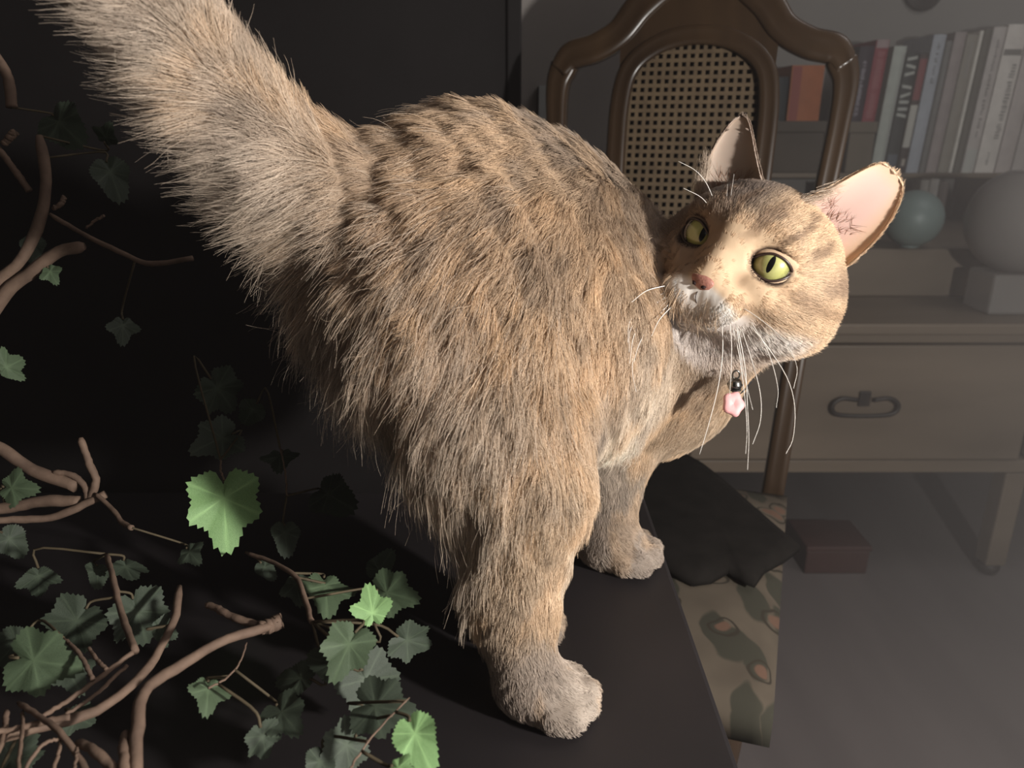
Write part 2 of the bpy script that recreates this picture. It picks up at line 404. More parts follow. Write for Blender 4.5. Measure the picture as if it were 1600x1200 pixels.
# ---- books
def book(px0, px1, ytop, zb, yf, col, label, group, marks=(), depth=.14, leanx=0.0):
    """a spine-out book between two picture columns; ytop: picture row of its top"""
    c0 = W(px0, 160, 1)[0]; c1 = W(px1, 160, 1)[0]
    r = CF - (ytop - 600) / FPX * CU; zt = CAMZ + r[2] * (yf / r[1])
    dm = yf / (CT - (160 - 600) / FPX * ST)
    x0_, x1_ = c0 * dm, c1 * dm
    w = (x1_ - x0_) * .96; hgt = zt - zb; xm = (x0_ + x1_) / 2
    b = empty('book', (xm, yf, zb)); tag(b, label, 'book', group)
    cl_ = np.clip(np.array(col) * (1.22 if min(col) > 84 else 1.0), 0, 225)
    m = grain_mat('book_cover', lin_(cl_ * .96), lin_(cl_ * 1.04), 40, None, .6, .3, .05)
    Sh = Matrix.Identity(4); Sh[0][2] = leanx
    T = Matrix.Translation((xm, yf, zb)) @ Sh
    tk = min(.0025, w * .12)
    for sx in (-1, 1):
        bm = bmesh.new(); bm_box(bm, (tk, depth, hgt), T @ Matrix.Translation((sx * (w / 2 - tk / 2), depth / 2, hgt / 2)), 0)
        bm_obj('cover_board', bm, m, b)
    bm = bmesh.new(); n = 7                                   # rounded spine
    vs = [[bm.verts.new(T @ Vector((-w / 2 + w * k / (n - 1), -.004 * math.sin(math.pi * k / (n - 1)), z))) for k in range(n)] for z in (0, hgt)]
    vb = [[bm.verts.new(T @ Vector((-w / 2 + w * k / (n - 1), .003, z))) for k in range(n)] for z in (0, hgt)]
    for k in range(n - 1):
        bm.faces.new((vs[0][k], vs[0][k + 1], vs[1][k + 1], vs[1][k])); bm.faces.new((vb[0][k + 1], vb[0][k], vb[1][k], vb[1][k + 1]))
        bm.faces.new((vs[1][k], vs[1][k + 1], vb[1][k + 1], vb[1][k])); bm.faces.new((vs[0][k + 1], vs[0][k], vb[0][k], vb[0][k + 1]))
    bmesh.ops.recalc_face_normals(bm, faces=bm.faces)
    bm_obj('spine', bm, m, b)
    bm = bmesh.new(); bm_box(bm, (w - 2 * tk, depth - .006, hgt - .006), T @ Matrix.Translation((0, depth / 2, hgt / 2)), 0)
    bm_obj('pages', bm, pages_m, b)
    for kind, z0, z1, x0m, x1m, mc in marks:                  # flat print on the spine, fractions of height and width
        key_ = tuple(mc)
        if key_ not in MARKM: MARKM[key_] = grain_mat('spine_print', lin_(mc), lin_(np.array(mc) * 1.03), 50, None, .6, .3, 0)
        bm = bmesh.new()
        def bar(xa, za, xb, zb_, xc, zc_, xd, zd):
            def pt_(xx, zz): return bm.verts.new(T @ Vector((-w / 2 + w * xx, -.004 * math.sin(math.pi * min(max(xx, 0), 1)) - .0007, hgt * zz)))
            prev = None
            for q_ in range(6):
                f_ = q_ / 5; cur = (pt_(xa + (xb - xa) * f_, za + (zb_ - za) * f_), pt_(xd + (xc - xd) * f_, zd + (zc_ - zd) * f_))
                if prev: bm.faces.new((prev[0], cur[0], cur[1], prev[1]))
                prev = cur
        if kind == 'block':
            k = 4
            for q in range(k): a = x0m + (x1m - x0m) * q / k; c = x0m + (x1m - x0m) * (q + 1) / k; bar(a, z0, c, z0, c, z1, a, z1)
        elif kind == 'type':                                  # small illegible lettering running down the spine
            rr = random.Random(int(px0 * 7 + z0 * 100)); z = z0
            while z < z1:
                st = rr.choice((.010, .014, .018)); xa = x0m + rr.random() * .08; xb = x1m - rr.random() * .10
                bar(xa, z, xb, z, xb, z + st * .62, xa, z + st * .62); z += st + (.02 if rr.random() < .12 else .004)
        elif kind == 'chevron':                               # large slanting strokes of a display face
            z = z0; k = 0; st = (z1 - z0) / 9
            pat = [(0, .5), (.35, -.35), (-.35, .35), None, (.5, 0), (-.5, .5), (0, 0), (0, 0), (.45, -.1)]
            for pp in pat:
                if pp: bar(x0m, z1 - st * (k + .65) + st * .5 * pp[0], x1m, z1 - st * (k + .65) + st * .5 * pp[1], x1m, z1 - st * (k + .2) + st * .5 * pp[1], x0m, z1 - st * (k + .2) + st * .5 * pp[0])
                k += 1
        bmesh.ops.recalc_face_normals(bm, faces=bm.faces)
        bm_obj('spine_print', bm, MARKM[key_], b)
    return b
MARKM = {}
pages_m = grain_mat('book_pages', lin_((168, 160, 146)), lin_((184, 176, 160)), 200, (.1, .1, 8), .9, .1, .1)
ZU, ZL, YU, YL = .777, .65, 1.945, 1.90
gU = 'books standing on the upper shelf'
lt = (176, 172, 166); pal = (160, 152, 160)
def boxpx(name, px0, px1, ytop, zb, yf, dep, col, label, cat, bev=.003):
    r = CF - (ytop - 600) / FPX * CU; zt = CAMZ + r[2] * (yf / r[1]); dm = yf / (CT - (ytop + 30 - 600) / FPX * ST)
    x0_, x1_ = (px0 - 800) / FPX * dm, (px1 - 800) / FPX * dm
    m = grain_mat(name + '_surface', lin_(np.array(col) * .94), lin_(np.array(col) * 1.05), 9, None, .7, .3, .05)
    e = tag(empty(name, ((x0_ + x1_) / 2, yf, zb)), label, cat)
    hh = zt - zb
    box('body', ((x0_ + x1_) / 2, yf + dep / 2, zb + hh * .39), (x1_ - x0_ - .006, dep - .004, hh * .78), m, e, bev)
    box('lid', ((x0_ + x1_) / 2, yf + dep / 2, zb + hh * .89), (x1_ - x0_, dep, hh * .22), m, e, bev)
    return zt
zbx = boxpx('storage_box', 1325, 1369, 190, ZU, YU - .01, .15, (104, 94, 82), 'tan lidded box under the black and red books on the shelf', 'box')
boxpx('storage_box', 1196, 1290, 189, ZU, YU - .01, .15, (78, 70, 62), 'dark brown lidded box under the orange book, seen through the chair back', 'box')
book(1327, 1350, 72, zbx, YU, (54, 46, 54), 'black book with pale lettering standing on the tan box', gU, [('type', .08, .80, .30, .62, pal)], .13, .05)
book(1350, 1371, 62, zbx, YU, (132, 58, 66), 'dull red book standing on the tan box beside the black book', gU, [('block', .90, 1.0, .05, .95, (150, 130, 130)), ('type', .05, .86, .2, .8, (158, 104, 106))], .13, .05)
book(1231, 1283, 102, zbx, YU, (150, 88, 56), 'orange book on the dark box, framed by the chair back', gU, [('block', .02, .98, .04, .30, (128, 66, 58))], .13, 0)
book(1204, 1229, 120, zbx, YU, (44, 48, 50), 'dark slate book beside the orange book', gU, [], .13, 0)
sp = [(1375, 1395, 72, (140, 142, 136), 'pale grey-green book right of the red book', [('block', .0, .94, .78, .98, (160, 160, 156))]),
      (1396, 1416, 82, (56, 58, 58), 'charcoal book with large pale slanting letters on its spine', [('chevron', .45, .97, .12, .9, (166, 166, 160)), ('block', .0, .16, .1, .9, (88, 92, 100))]),
      (1417, 1431, 84, (64, 56, 54), 'narrow dark book with a red top and white spine label', [('block', .62, .96, .08, .92, (124, 66, 68)), ('block', .22, .58, .08, .92, (178, 174, 166)), ('block', .06, .12, .3, .7, (160, 150, 140))]),
      (1432, 1452, 54, (132, 134, 140), 'light blue-grey book between the narrow dark book and a slim grey one', [('type', .66, .94, .35, .62, (96, 94, 96))]),
      (1453, 1463, 64, (92, 90, 88), 'slim dark grey book in the middle of the shelf', [('block', .55, .8, .2, .8, (116, 114, 112))]),
      (1464, 1482, 50, (122, 112, 110), 'mauve-grey book right of the slim dark grey one', [('type', .3, .8, .55, .8, (146, 136, 136))]),
      (1483, 1500, 54, (112, 106, 98), 'brown-grey book left of the slim white one', [('block', .7, .95, .35, .7, (136, 130, 124))]),
      (1501, 1507, 48, (176, 170, 162), 'very slim whitish book', []),
      (1508, 1520, 46, (92, 88, 80), 'olive-grey book right of the very slim whitish one', []),
      (1521, 1541, 42, (150, 142, 138), 'light grey book with small dark lettering and a pale foot', [('type', .25, .92, .35, .62, (104, 96, 94)), ('block', .0, .17, .05, .95, (176, 174, 168))]),
      (1542, 1574, 38, (172, 164, 158), 'thick off-white book with dark lettering down its spine', [('block', .80, .84, .05, .95, (112, 106, 102)), ('type', .24, .74, .52, .88, (118, 112, 108)), ('type', .06, .14, .4, .6, (128, 122, 118))]),
      (1575, 1600, 40, (146, 136, 132), 'pinkish-grey book at the right end of the upper shelf', [('type', .2, .8, .2, .34, (170, 162, 158))]),
      (1601, 1630, 36, (138, 130, 126), 'grey-beige book cut off by the picture edge', [])]
for a, b_, yt, c, lb, mk in sp: book(a, b_, yt, ZU, YU, c, lb, gU, mk, .15, .05)
gL = 'small books on the lower shelf'
for a, b_, yt, c, lb in [(1330, 1343, 286, (150, 148, 140), 'small cream book at the left of the lower shelf'), (1398, 1410, 284, (96, 92, 86), 'small grey book on the lower shelf behind the pale ball'), (1411, 1424, 288, (126, 122, 118), 'small light grey book on the lower shelf above the pale ball'),
                         (1460, 1474, 282, (172, 168, 160), 'small off-white book left of its twin on the lower shelf'), (1475, 1490, 280, (178, 174, 168), 'small off-white book beside the glass globe'), (1491, 1506, 284, (120, 112, 108), 'small brown-grey book behind the glass globe')]:
    book(a, b_, yt, ZL, YL, c, lb, gL, [], .10, 0)

# ---- pale ball and glass globe in front of the shelf
glass_m, gnt, gb = new_mat('frosted_glass'); gb.inputs['Base Color'].default_value = (*lin_((178, 172, 168)), 1); gb.inputs['Roughness'].default_value = .28; gb.inputs['Transmission Weight'].default_value = .65; gb.inputs['IOR'].default_value = 1.2
ball_m = grain_mat('pale_teal_glaze', lin_((104, 116, 114)), lin_((122, 134, 130)), 6, None, .45, .4, .02)
bp = W(1420, 344, 1.62); rb = 43 * 1.62 / 1200
zz = .65
bp = WZ(1420, 386, .65); dpt = proj(bp)[2]; rb = 43 * dpt / 1200
bl = tag(empty('ornament_ball', (bp[0], bp[1], .65)), 'pale blue-green ball resting on the riser before the books', 'ornament')
lathe('ball', [(rb * math.sin(a), rb - rb * math.cos(a)) for a in np.linspace(.0, math.pi, 20)], ball_m, (bp[0], bp[1], .651), bl, 32)
lathe('ring', [(.016, .0), (.020, .003), (.016, .006), (.013, .003), (.016, 0)], ball_m, (bp[0], bp[1], .65), bl, 24)
jp = WZ(1568, 484, .55); dj = proj(jp)[2]; k = dj / 1200
jr = tag(empty('glass_globe', (jp[0], jp[1], .55)), 'large cloudy glass globe on a square clear foot, beside the ball', 'vase')
box('foot', (jp[0], jp[1], .55 + 31 * k), (92 * k, .09, 62 * k), glass_m, jr, .006)
R_ = 78 * k
lathe('globe', [(R_ * math.sin(a), R_ - R_ * math.cos(a)) for a in np.linspace(.25, 2.75, 26)] + [((R_ - .004) * math.sin(a), R_ - (R_ - .004) * math.cos(a)) for a in np.linspace(2.75, .30, 26)], glass_m, (jp[0], jp[1], .55 + 59 * k), jr, 40)
# ---- red box on the floor under the chest
red_m = grain_mat('red_carton', lin_((62, 42, 39)), lin_((72, 49, 45)), 10, None, .6, .3, .05)
rp = WZ(1325, 925, 0)
rbx = tag(empty('carton', (rp[0], rp[1], 0)), 'low dull reddish carton on the floor under the chest', 'carton')
box('body', (rp[0], rp[1] + .12, .027), (.13, .11, .054), red_m, rbx, .003)
box('lid', (rp[0], rp[1] + .12, .060), (.136, .116, .012), red_m, rbx, .003)
# small dark hook-like ornament at the top of the wall
op_ = W(1445, 2, 1); t_ = 2.13 / (op_[1]); oc = CO + (op_ - CO) * t_
wo = tag(empty('wall_ornament', tuple(map(float, oc))), 'small dark ornament on the wall above the books', 'ornament')
lathe('plate', [(0, 0), (.045, 0), (.052, .006), (.045, .012), (0, .014)], iron_m, (oc[0], 2.15, oc[2] + .03), wo, 24, (0, -1, 0))
lathe('knob', [(0, .012), (.018, .013), (.022, .022), (.014, .03), (0, .032)], iron_m, (oc[0], 2.15, oc[2] + .03), wo, 20, (0, -1, 0))
# ================================================================== the cat
TZ = 0.61                                     # height of the table top the cat stands on
class Field:
    """signed distance grid with smooth union"""
    def __init__(s, lo, hi, h):
        s.lo = np.array(lo, float); s.h = h
        s.n = np.ceil((np.array(hi) - s.lo) / h).astype(int) + 1
        s.d = np.full(s.n, 0.08, np.float32)
        s.ax = [(s.lo[i] + h * np.arange(s.n[i])).astype(np.float32) for i in range(3)]
    def window(s, lo, hi):
        a = np.clip(((np.array(lo) - s.lo) / s.h).astype(int), 0, s.n); b = np.clip(((np.array(hi) - s.lo) / s.h).astype(int) + 2, 0, s.n)
        sl = tuple(slice(int(a[i]), int(b[i])) for i in range(3))
        X, Y, Z = s.ax[0][sl[0]][:, None, None], s.ax[1][sl[1]][None, :, None], s.ax[2][sl[2]][None, None, :]
        return sl, X, Y, Z
    def union(s, sl, v, k):
        a = s.d[sl]
        h = np.maximum(k - np.abs(a - v), 0) / k
        s.d[sl] = np.minimum(a, v) - h * h * k * 0.25
    def subtract(s, sl, v, k):
        a = s.d[sl]; v = -v
        h = np.maximum(k - np.abs(a - v), 0) / k
        s.d[sl] = np.maximum(a, v) + h * h * k * 0.25
    def cone(s, p1, r1, p2, r2, k=0.02):
        p1 = np.asarray(p1, float); p2 = np.asarray(p2, float); R = max(r1, r2) + 0.06
        sl, X, Y, Z = s.window(np.minimum(p1, p2) - R, np.maximum(p1, p2) + R)
        ab = p2 - p1; L = ab @ ab + 1e-12
        t = np.clip(((X - p1[0]) * ab[0] + (Y - p1[1]) * ab[1] + (Z - p1[2]) * ab[2]) / L, 0, 1)
        v = np.sqrt((X - p1[0] - t * ab[0]) ** 2 + (Y - p1[1] - t * ab[1]) ** 2 + (Z - p1[2] - t * ab[2]) ** 2) - (r1 + t * (r2 - r1))
        s.union(sl, v.astype(np.float32), k)
    def chain(s, pts, k=0.02):
        for a, b in zip(pts[:-1], pts[1:]): s.cone(a[0], a[1], b[0], b[1], k)
    def ell(s, c, M, r, k=0.01, cut=False):
        """M: 3 x 3, rows are the ellipsoid's axes"""
        R = max(r) + 0.05; c = np.asarray(c, float)
        sl, X, Y, Z = s.window(c - R, c + R)
        q = [(X - c[0]) * M[i][0] + (Y - c[1]) * M[i][1] + (Z - c[2]) * M[i][2] for i in range(3)]
        k0 = np.sqrt(sum((q[i] / r[i]) ** 2 for i in range(3)))
        k1 = np.sqrt(sum((q[i] / r[i] ** 2) ** 2 for i in range(3))) + 1e-9
        v = (k0 * (k0 - 1) / k1).astype(np.float32)
        (s.subtract if cut else s.union)(sl, v, k)
    def surface(s):
        """naive surface nets"""
        d = s.d; sg = d < 0
        n = d.shape
        c = sg[:-1, :-1, :-1].astype(np.int8)
        cnt = np.zeros(tuple(k - 1 for k in n), np.int8)
        for i in (0, 1):
            for j in (0, 1):
                for k in (0, 1):
                    cnt += sg[i:n[0] - 1 + i, j:n[1] - 1 + j, k:n[2] - 1 + k]
        act = np.argwhere((cnt > 0) & (cnt < 8))
        idx = np.full(cnt.shape, -1, np.int32); idx[tuple(act.T)] = np.arange(len(act))
        acc = np.zeros((len(act), 3)); num = np.zeros(len(act))
        corners = [(i, j, k) for i in (0, 1) for j in (0, 1) for k in (0, 1)]
        for a in range(8):
            for b in range(a + 1, 8):
                ca, cb = np.array(corners[a]), np.array(corners[b])
                if abs(ca - cb).sum() != 1: continue
                va = d[tuple((act + ca).T)].astype(float); vb = d[tuple((act + cb).T)].astype(float)
                m = (va < 0) != (vb < 0)
                t = np.where(m, va / np.where(m, va - vb, 1), 0)
                acc += np.where(m[:, None], ca + t[:, None] * (cb - ca), 0); num += m
        V = s.lo + s.h * (act + acc / num[:, None])
        F = []
        for ax in range(3):
            o1, o2 = [(1, 2), (2, 0), (0, 1)][ax]
            sl0 = [slice(None)] * 3; sl1 = [slice(None)] * 3
            sl0[ax] = slice(0, -1); sl1[ax] = slice(1, None)
            a, b = sg[tuple(sl0)], sg[tuple(sl1)]
            e = np.argwhere(a != b)
            e = e[(e[:, o1] > 0) & (e[:, o2] > 0) & (e[:, o1] < n[o1] - 1) & (e[:, o2] < n[o2] - 1)]
            flip = a[tuple(e.T)]
            u = np.zeros(3, int); u[o1] = 1; w = np.zeros(3, int); w[o2] = 1
            q = np.stack([idx[tuple((e - u - w).T)], idx[tuple((e - w).T)], idx[tuple(e.T)], idx[tuple((e - u).T)]], 1)
            q[~flip] = q[~flip][:, ::-1]
            F.append(q)
        F = np.vstack(F)
        return V, F[(F >= 0).all(1)]

def S(px, py, d, rpx):                         # centre and radius of a body station
    return (W(px, py, d), rpx * d / FPX)
body = Field((-0.30, 0.12, TZ - 0.012), (0.30, 0.72, 1.30), 0.0022)
# torso, rump to chest
body.chain([S(600, 370, .435, 95), S(712, 318, .445, 108), S(795, 362, .47, 128), S(880, 416, .50, 122), S(940, 480, .53, 108), S(995, 570, .56, 93), S(1040, 615, .57, 72)], .05)
body.chain([S(650, 440, .43, 140), S(760, 470, .445, 165), S(850, 550, .465, 145), S(920, 610, .50, 90)], .05)
# neck, bent back towards the camera
body.chain([S(1010, 600, .57, 88), S(1052, 585, .55, 64), S(1118, 505, .50, 70)], .04)
# right hind leg
body.chain([S(700, 520, .415, 138), S(788, 670, .405, 114), S(826, 770, .40, 84), S(808, 900, .397, 53), S(808, 985, .395, 38), S(820, 1050, .394, 40)], .025)
# left hind leg, behind it
body.chain([S(660, 480, .47, 100), S(745, 700, .462, 66), S(775, 850, .458, 42), S(782, 920, .455, 32), S(790, 965, .452, 32)], .025)
# right front leg, left front leg
body.chain([S(980, 620, .545, 82), S(955, 720, .54, 50), S(946, 790, .533, 38), S(950, 835, .53, 38)], .02)
body.chain([S(960, 600, .60, 80), S(890, 720, .60, 50), S(860, 780, .59, 40), S(850, 810, .585, 36)], .02)
# tail, raised towards the camera
body.chain([S(575, 345, .43, 80), S(495, 300, .41, 66), S(422, 238, .385, 60), S(343, 145, .355, 53), S(264, 45, .325, 48), S(180, -70, .295, 48), S(95, -190, .27, 44), S(20, -320, .25, 34)], .03)
def paw(c, fwd, s):
    """four toes on a pad; c: paw centre on the table, fwd: direction of the toes"""
    f = nrm((fwd[0], fwd[1], 0)); r = np.array([f[1], -f[0], 0]); c = np.asarray(c, float)
    M = [f, r, (0, 0, 1)]
    body.ell(c + (0, 0, .012 * s), M, (.021 * s, .0175 * s, .0135 * s), .008)
    for k, (a, b) in enumerate([(-1.5, .008), (-.5, .0145), (.5, .0145), (1.5, .008)]):
        t = c + f * b * s + r * a * .0098 * s + np.array([0, 0, .0085 * s])
        body.cone(t, .0080 * s, t + f * .0090 * s - np.array([0, 0, .001]), .0076 * s, .002)
def on_table(px, py):
    return WZ(px, py, TZ)
HP = on_table(842, 1114); FP = on_table(955, 882)
paw(HP + (0, .004, 0), (1.0, -.10), 1.02)
paw(FP + (0, .004, 0), (1.0, -.12), 1.12)
paw(on_table(805, 992), (.8, .3), .95); paw(on_table(870, 815), (.8, .3), .95)
body.cone(W(820, 1050, .394), .0135, HP + (-.004, .006, .014), .015, .012)
body.cone(W(950, 835, .53), .0160, FP + (0, .004, .015), .0165, .012)
body.cone(W(790, 965, .452), .012, on_table(805, 992) + (0, 0, .013), .014, .012)

# head frame: hx towards the viewer's right, hy up, hz out of the nose
HC = W(1163.5, 405.5, .448)
ray = nrm(HC - CO)
x0 = nrm(CR - (CR @ ray) * ray); u0 = np.cross(x0, ray); f0 = -ray
yaw, roll, pit = math.radians(18.8), math.radians(25), math.radians(-7.5)
hz = math.cos(yaw) * f0 - math.sin(yaw) * x0; hx = math.cos(yaw) * x0 + math.sin(yaw) * f0; hy = u0
hz, hy = math.cos(pit) * hz + math.sin(pit) * hy, math.cos(pit) * hy - math.sin(pit) * hz
RR = np.array(Matrix.Rotation(roll, 3, Vector(ray)))    # clockwise as seen from the camera
hx, hy, hz = RR @ hx, RR @ hy, RR @ hz
HM = np.array([hx, hy, hz])
def H(x, y, z):
    """centimetres in the head frame to world"""
    return HC + .01 * (np.array([x, y, z]) @ HM)
def hell(c, r, k=.006, cut=False): body.ell(H(*c), HM, tuple(.01 * v for v in r), k, cut)
hell((0, .6, -1.2), (4.3, 3.35, 4.2), .01)
hell((0, 1.9, .2), (2.9, 1.8, 2.6), .012)
for s in (-1, 1):
    hell((s * 2.65, -1.15, .1), (2.2, 2.15, 2.5), .015)
    hell((s * 3.15, -1.55, -2.2), (2.35, 2.4, 2.7), .015)
    hell((s * 1.9, 1.9, 1.9), (1.35, .8, 1.1), .010)         # brow
    hell((s * 1.05, -2.12, 3.70), (1.40, 1.20, 1.30), .007)     # whisker pad
    hell((s * 2.3, -.9, 2.1), (1.3, 1.0, 1.3), .010)         # under the eye
body.cone(H(0, 1.5, 2.3), .0125, H(0, -1.0, 4.0), .0088, .008)  # bridge of the nose
hell((0, -1.35, 4.25), (.72, .5, .6), .004)
hell((0, -2.95, 3.35), (1.35, .90, 1.25), .008)               # chin
hell((0, -2.85, 0), (2.5, 1.6, 2.6), .015)                   # throat
body.cone(H(0, -1.0, -2.4), .040, W(1066, 566, .545), .025, .03)
ER = 1.15                                      # eyeball radius, cm
EYES = {}
for s in (-1, 1):
    ec = np.array([s * 2.18, .55, 1.86]); ez = nrm((s * .30, .05, 1.0))
    hell(ec + ez * .9, (1.14, .82, .80), .004, True)
    EYES[s] = (ec, ez)
BV, BF = body.surface()
print('body verts', len(BV))
for it in range(2):                            # a light smoothing of the voxel steps
    acc = np.zeros_like(BV); cnt = np.zeros(len(BV))
    for a, b in ((0, 1), (1, 2), (2, 3), (3, 0)):
        np.add.at(acc, BF[:, a], BV[BF[:, b]]); np.add.at(acc, BF[:, b], BV[BF[:, a]])
        np.add.at(cnt, BF[:, a], 1); np.add.at(cnt, BF[:, b], 1)
    BV = .5 * BV + .5 * acc / np.maximum(cnt, 1)[:, None]
# soft locks and folds of the coat on rump and flank
def wob0(p, sc, seed):
    r_ = np.random.default_rng(seed); k_ = r_.normal(size=(12, 3)) * sc; return np.sin(p @ k_.T + r_.uniform(0, 6.28, 12)).sum(1) / 3.5
_t = BF[:, [0, 1, 2]]; _n = np.cross(BV[_t[:, 1]] - BV[_t[:, 0]], BV[_t[:, 2]] - BV[_t[:, 0]]); BN = np.zeros_like(BV)
for k in range(4): np.add.at(BN, BF[:, k], _n)
BN /= np.linalg.norm(BN, axis=1)[:, None] + 1e-12
_w = np.exp(-((BV - W(680, 480, .41)) ** 2).sum(1) / .13 ** 2)
BV += BN * (_w * (.0022 * wob0(BV, 130, 1) + .0016 * wob0(BV * (1.5, 1.5, .7), 260, 2)))[:, None]
BV[:, 2] = np.maximum(BV[:, 2], TZ + .0004)
cat = empty('cat', (float(HP[0]), float(HP[1]), TZ))
tag(cat, 'long-haired tan and grey cat on the black table, looking back over its shoulder', 'cat')
skin_m, skin_nt, skin_b = attr_mat('cat_skin_fur', .8, .1)
cat_body = mesh_obj('body', BV, BF, skin_m, cat)
# ---- colours: all written as sRGB 0-255 of the coat itself
def lin(c):
    c = np.asarray(c, float) / 255.0
    return np.where(c <= .04045, c / 12.92, ((c + .055) / 1.055) ** 2.4)
def plain(name, c, rough=.5, spec=.5, metal=0.0, coat=0.0):
    m, nt, b = new_mat(name); b.inputs['Base Color'].default_value = (*lin(c), 1)
    b.inputs['Roughness'].default_value = rough; b.inputs['Specular IOR Level'].default_value = spec
    b.inputs['Metallic'].default_value = metal; b.inputs['Coat Weight'].default_value = coat
    return m
# ---- eyes
def eye_material():
    m, nt, b = new_mat('cat_eye')
    L = nt.links.new
    tc = nt.nodes.new('ShaderNodeTexCoord')
    sep = nt.nodes.new('ShaderNodeSeparateXYZ'); L(tc.outputs['Object'], sep.inputs[0])
    def mth(op, a, b_=None):
        n = nt.nodes.new('ShaderNodeMath'); n.operation = op
        for i, v in enumerate((a, b_)):
            if v is None: continue
            if isinstance(v, (int, float)): n.inputs[i].default_value = v
            else: L(v, n.inputs[i])
        return n.outputs[0]
    R = ER * .01
    x = mth('DIVIDE', sep.outputs[0], R); y = mth('DIVIDE', sep.outputs[1], R)
    r = mth('SQRT', mth('ADD', mth('MULTIPLY', x, x), mth('MULTIPLY', y, y)))
    nz = noise(nt, 900, 3, .6)
    rr = mth('ADD', r, mth('MULTIPLY', mth('SUBTRACT', nz, .5), .18))
    iris = ramp(nt, rr, [(0.0, lin((146, 148, 84))), (.35, lin((190, 190, 124))), (.66, lin((180, 180, 108))), (.83, lin((122, 122, 72))), (.86, lin((40, 34, 26))), (.93, lin((200, 190, 180)))])
    px = mth('DIVIDE', x, .15); py = mth('DIVIDE', y, .44)
    pr = mth('ADD', mth('MULTIPLY', px, px), mth('MULTIPLY', py, py))
    pf = ramp(nt, pr, [(.82, (0, 0, 0)), (1.0, (1, 1, 1))])
    mx = nt.nodes.new('ShaderNodeMixRGB'); mx.inputs[1].default_value = (.004, .004, .004, 1)
    L(pf, mx.inputs[0]); L(iris, mx.inputs[2]); L(mx.outputs[0], b.inputs['Base Color'])
    b.inputs['Roughness'].default_value = .25; b.inputs['Coat Weight'].default_value = 1.0; b.inputs['Coat Roughness'].default_value = .03
    return m
eye_m = eye_material()
lid_m = plain('eyelid_rim', (62, 46, 40), .35, .5)
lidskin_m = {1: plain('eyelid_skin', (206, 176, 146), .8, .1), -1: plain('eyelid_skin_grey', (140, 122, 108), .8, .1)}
for s, (ec, ez) in EYES.items():
    c = H(*ec)
    gz = nrm(CO + np.array([-.02, 0, .03]) - c); gx = nrm(np.cross(hy, gz)); gy = np.cross(gz, gx)
    V, F = [], []
    nu, nv = 28, 18
    for i in range(nv + 1):
        a = math.pi * i / nv
        for k in range(nu):
            t = 2 * math.pi * k / nu
            z = math.cos(a)
            V.append((math.sin(a) * math.cos(t) * ER * .01, math.sin(a) * math.sin(t) * ER * .01, (z + (.10 * max(0, z - .6) if z > .6 else 0)) * ER * .01))
    for i in range(nv):
        for k in range(nu): F.append((i * nu + k, (i + 1) * nu + k, (i + 1) * nu + (k + 1) % nu, i * nu + (k + 1) % nu))
    e = mesh_obj('eye', V, F, eye_m)
    e['label'] = 'yellow-green eye with a narrow slit pupil'
    M = Matrix([[*map(float, r)] for r in np.array([gx, gy, gz]).T]).to_4x4(); M.translation = Vector(c)
    e.parent = cat; e.matrix_parent_inverse = Matrix.Translation(-Vector(cat.location)); e.matrix_basis = M
    # almond-shaped rim lying on the ball
    ex_ = nrm(np.array([1, 0, 0]) - ez[0] * ez); ey_ = np.cross(ez, ex_)
    path = []
    for t in np.linspace(0, 2 * math.pi, 41):
        cx, sy = math.cos(t), math.sin(t)
        x = 1.08 * cx * (1 + .05 * abs(cx) ** 6); y = (.68 if sy > 0 else .74) * sy * abs(sy) ** .30
        if cx * s < -.2: y -= .16 * (abs(cx) - .2)           # the inner corner hangs a little
        if cx * s > .2: y += .10 * (abs(cx) - .2)
        q = ER + .07; z = math.sqrt(max(q * q - x * x - y * y, .06))
        path.append(H(*(ec + ex_ * x + ey_ * y + ez * z)))
    path = np.array(path); path[-1] = path[0]
    V, F = tube_geo(path, .0008, 8, False)
    lid = mesh_obj('eyelid', V, F, lid_m, cat)
    V, F = [], []                                            # the furry skin around the rim
    for fr, dz in ((1.0, -.02), (1.16, -.04), (1.32, -.16), (1.50, -.40)):
        for p in path[:-1]:
            q_ = (p - HC) @ HM.T * 100 - ec
            x_, y_, z_ = q_ @ ex_, q_ @ ey_, q_ @ ez
            V.append(H(*(ec + ex_ * x_ * fr + ey_ * (y_ * fr + (fr - 1) * .25 * np.sign(y_)) + ez * (z_ + dz))))
    m_ = len(path) - 1
    for l_ in range(3):
        for k in range(m_): F.append((l_ * m_ + k, l_ * m_ + (k + 1) % m_, (l_ + 1) * m_ + (k + 1) % m_, (l_ + 1) * m_ + k))
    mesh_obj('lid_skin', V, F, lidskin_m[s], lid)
# ---- nose leather, nostrils, mouth line
nose_m = grain_mat('nose_leather', lin((150, 100, 88)), lin((176, 124, 108)), 900, None, .45, .4, .2)
dark_m = plain('nostril_dark', (40, 24, 22), .6, .2)
V, F = [], []
nu, nv = 24, 14
for i in range(nv + 1):
    a = math.pi * i / nv
    for k in range(nu):
        t = 2 * math.pi * k / nu
        x, y, z = math.sin(a) * math.cos(t), math.cos(a), math.sin(a) * math.sin(t)
        w = .70 * (1 + .34 * y) * (1 - .10 * max(0, y))
        V.append(H(x * w, -1.40 + .46 * y - .12 * abs(x) ** 2 * (y < 0), 4.70 + .34 * z + .06 * y))
for i in range(nv):
    for k in range(nu): F.append((i * nu + k, i * nu + (k + 1) % nu, (i + 1) * nu + (k + 1) % nu, (i + 1) * nu + k))
nose_o = mesh_obj('nose', V, F, nose_m, cat); nose_o['label'] = 'pinkish brown nose leather'
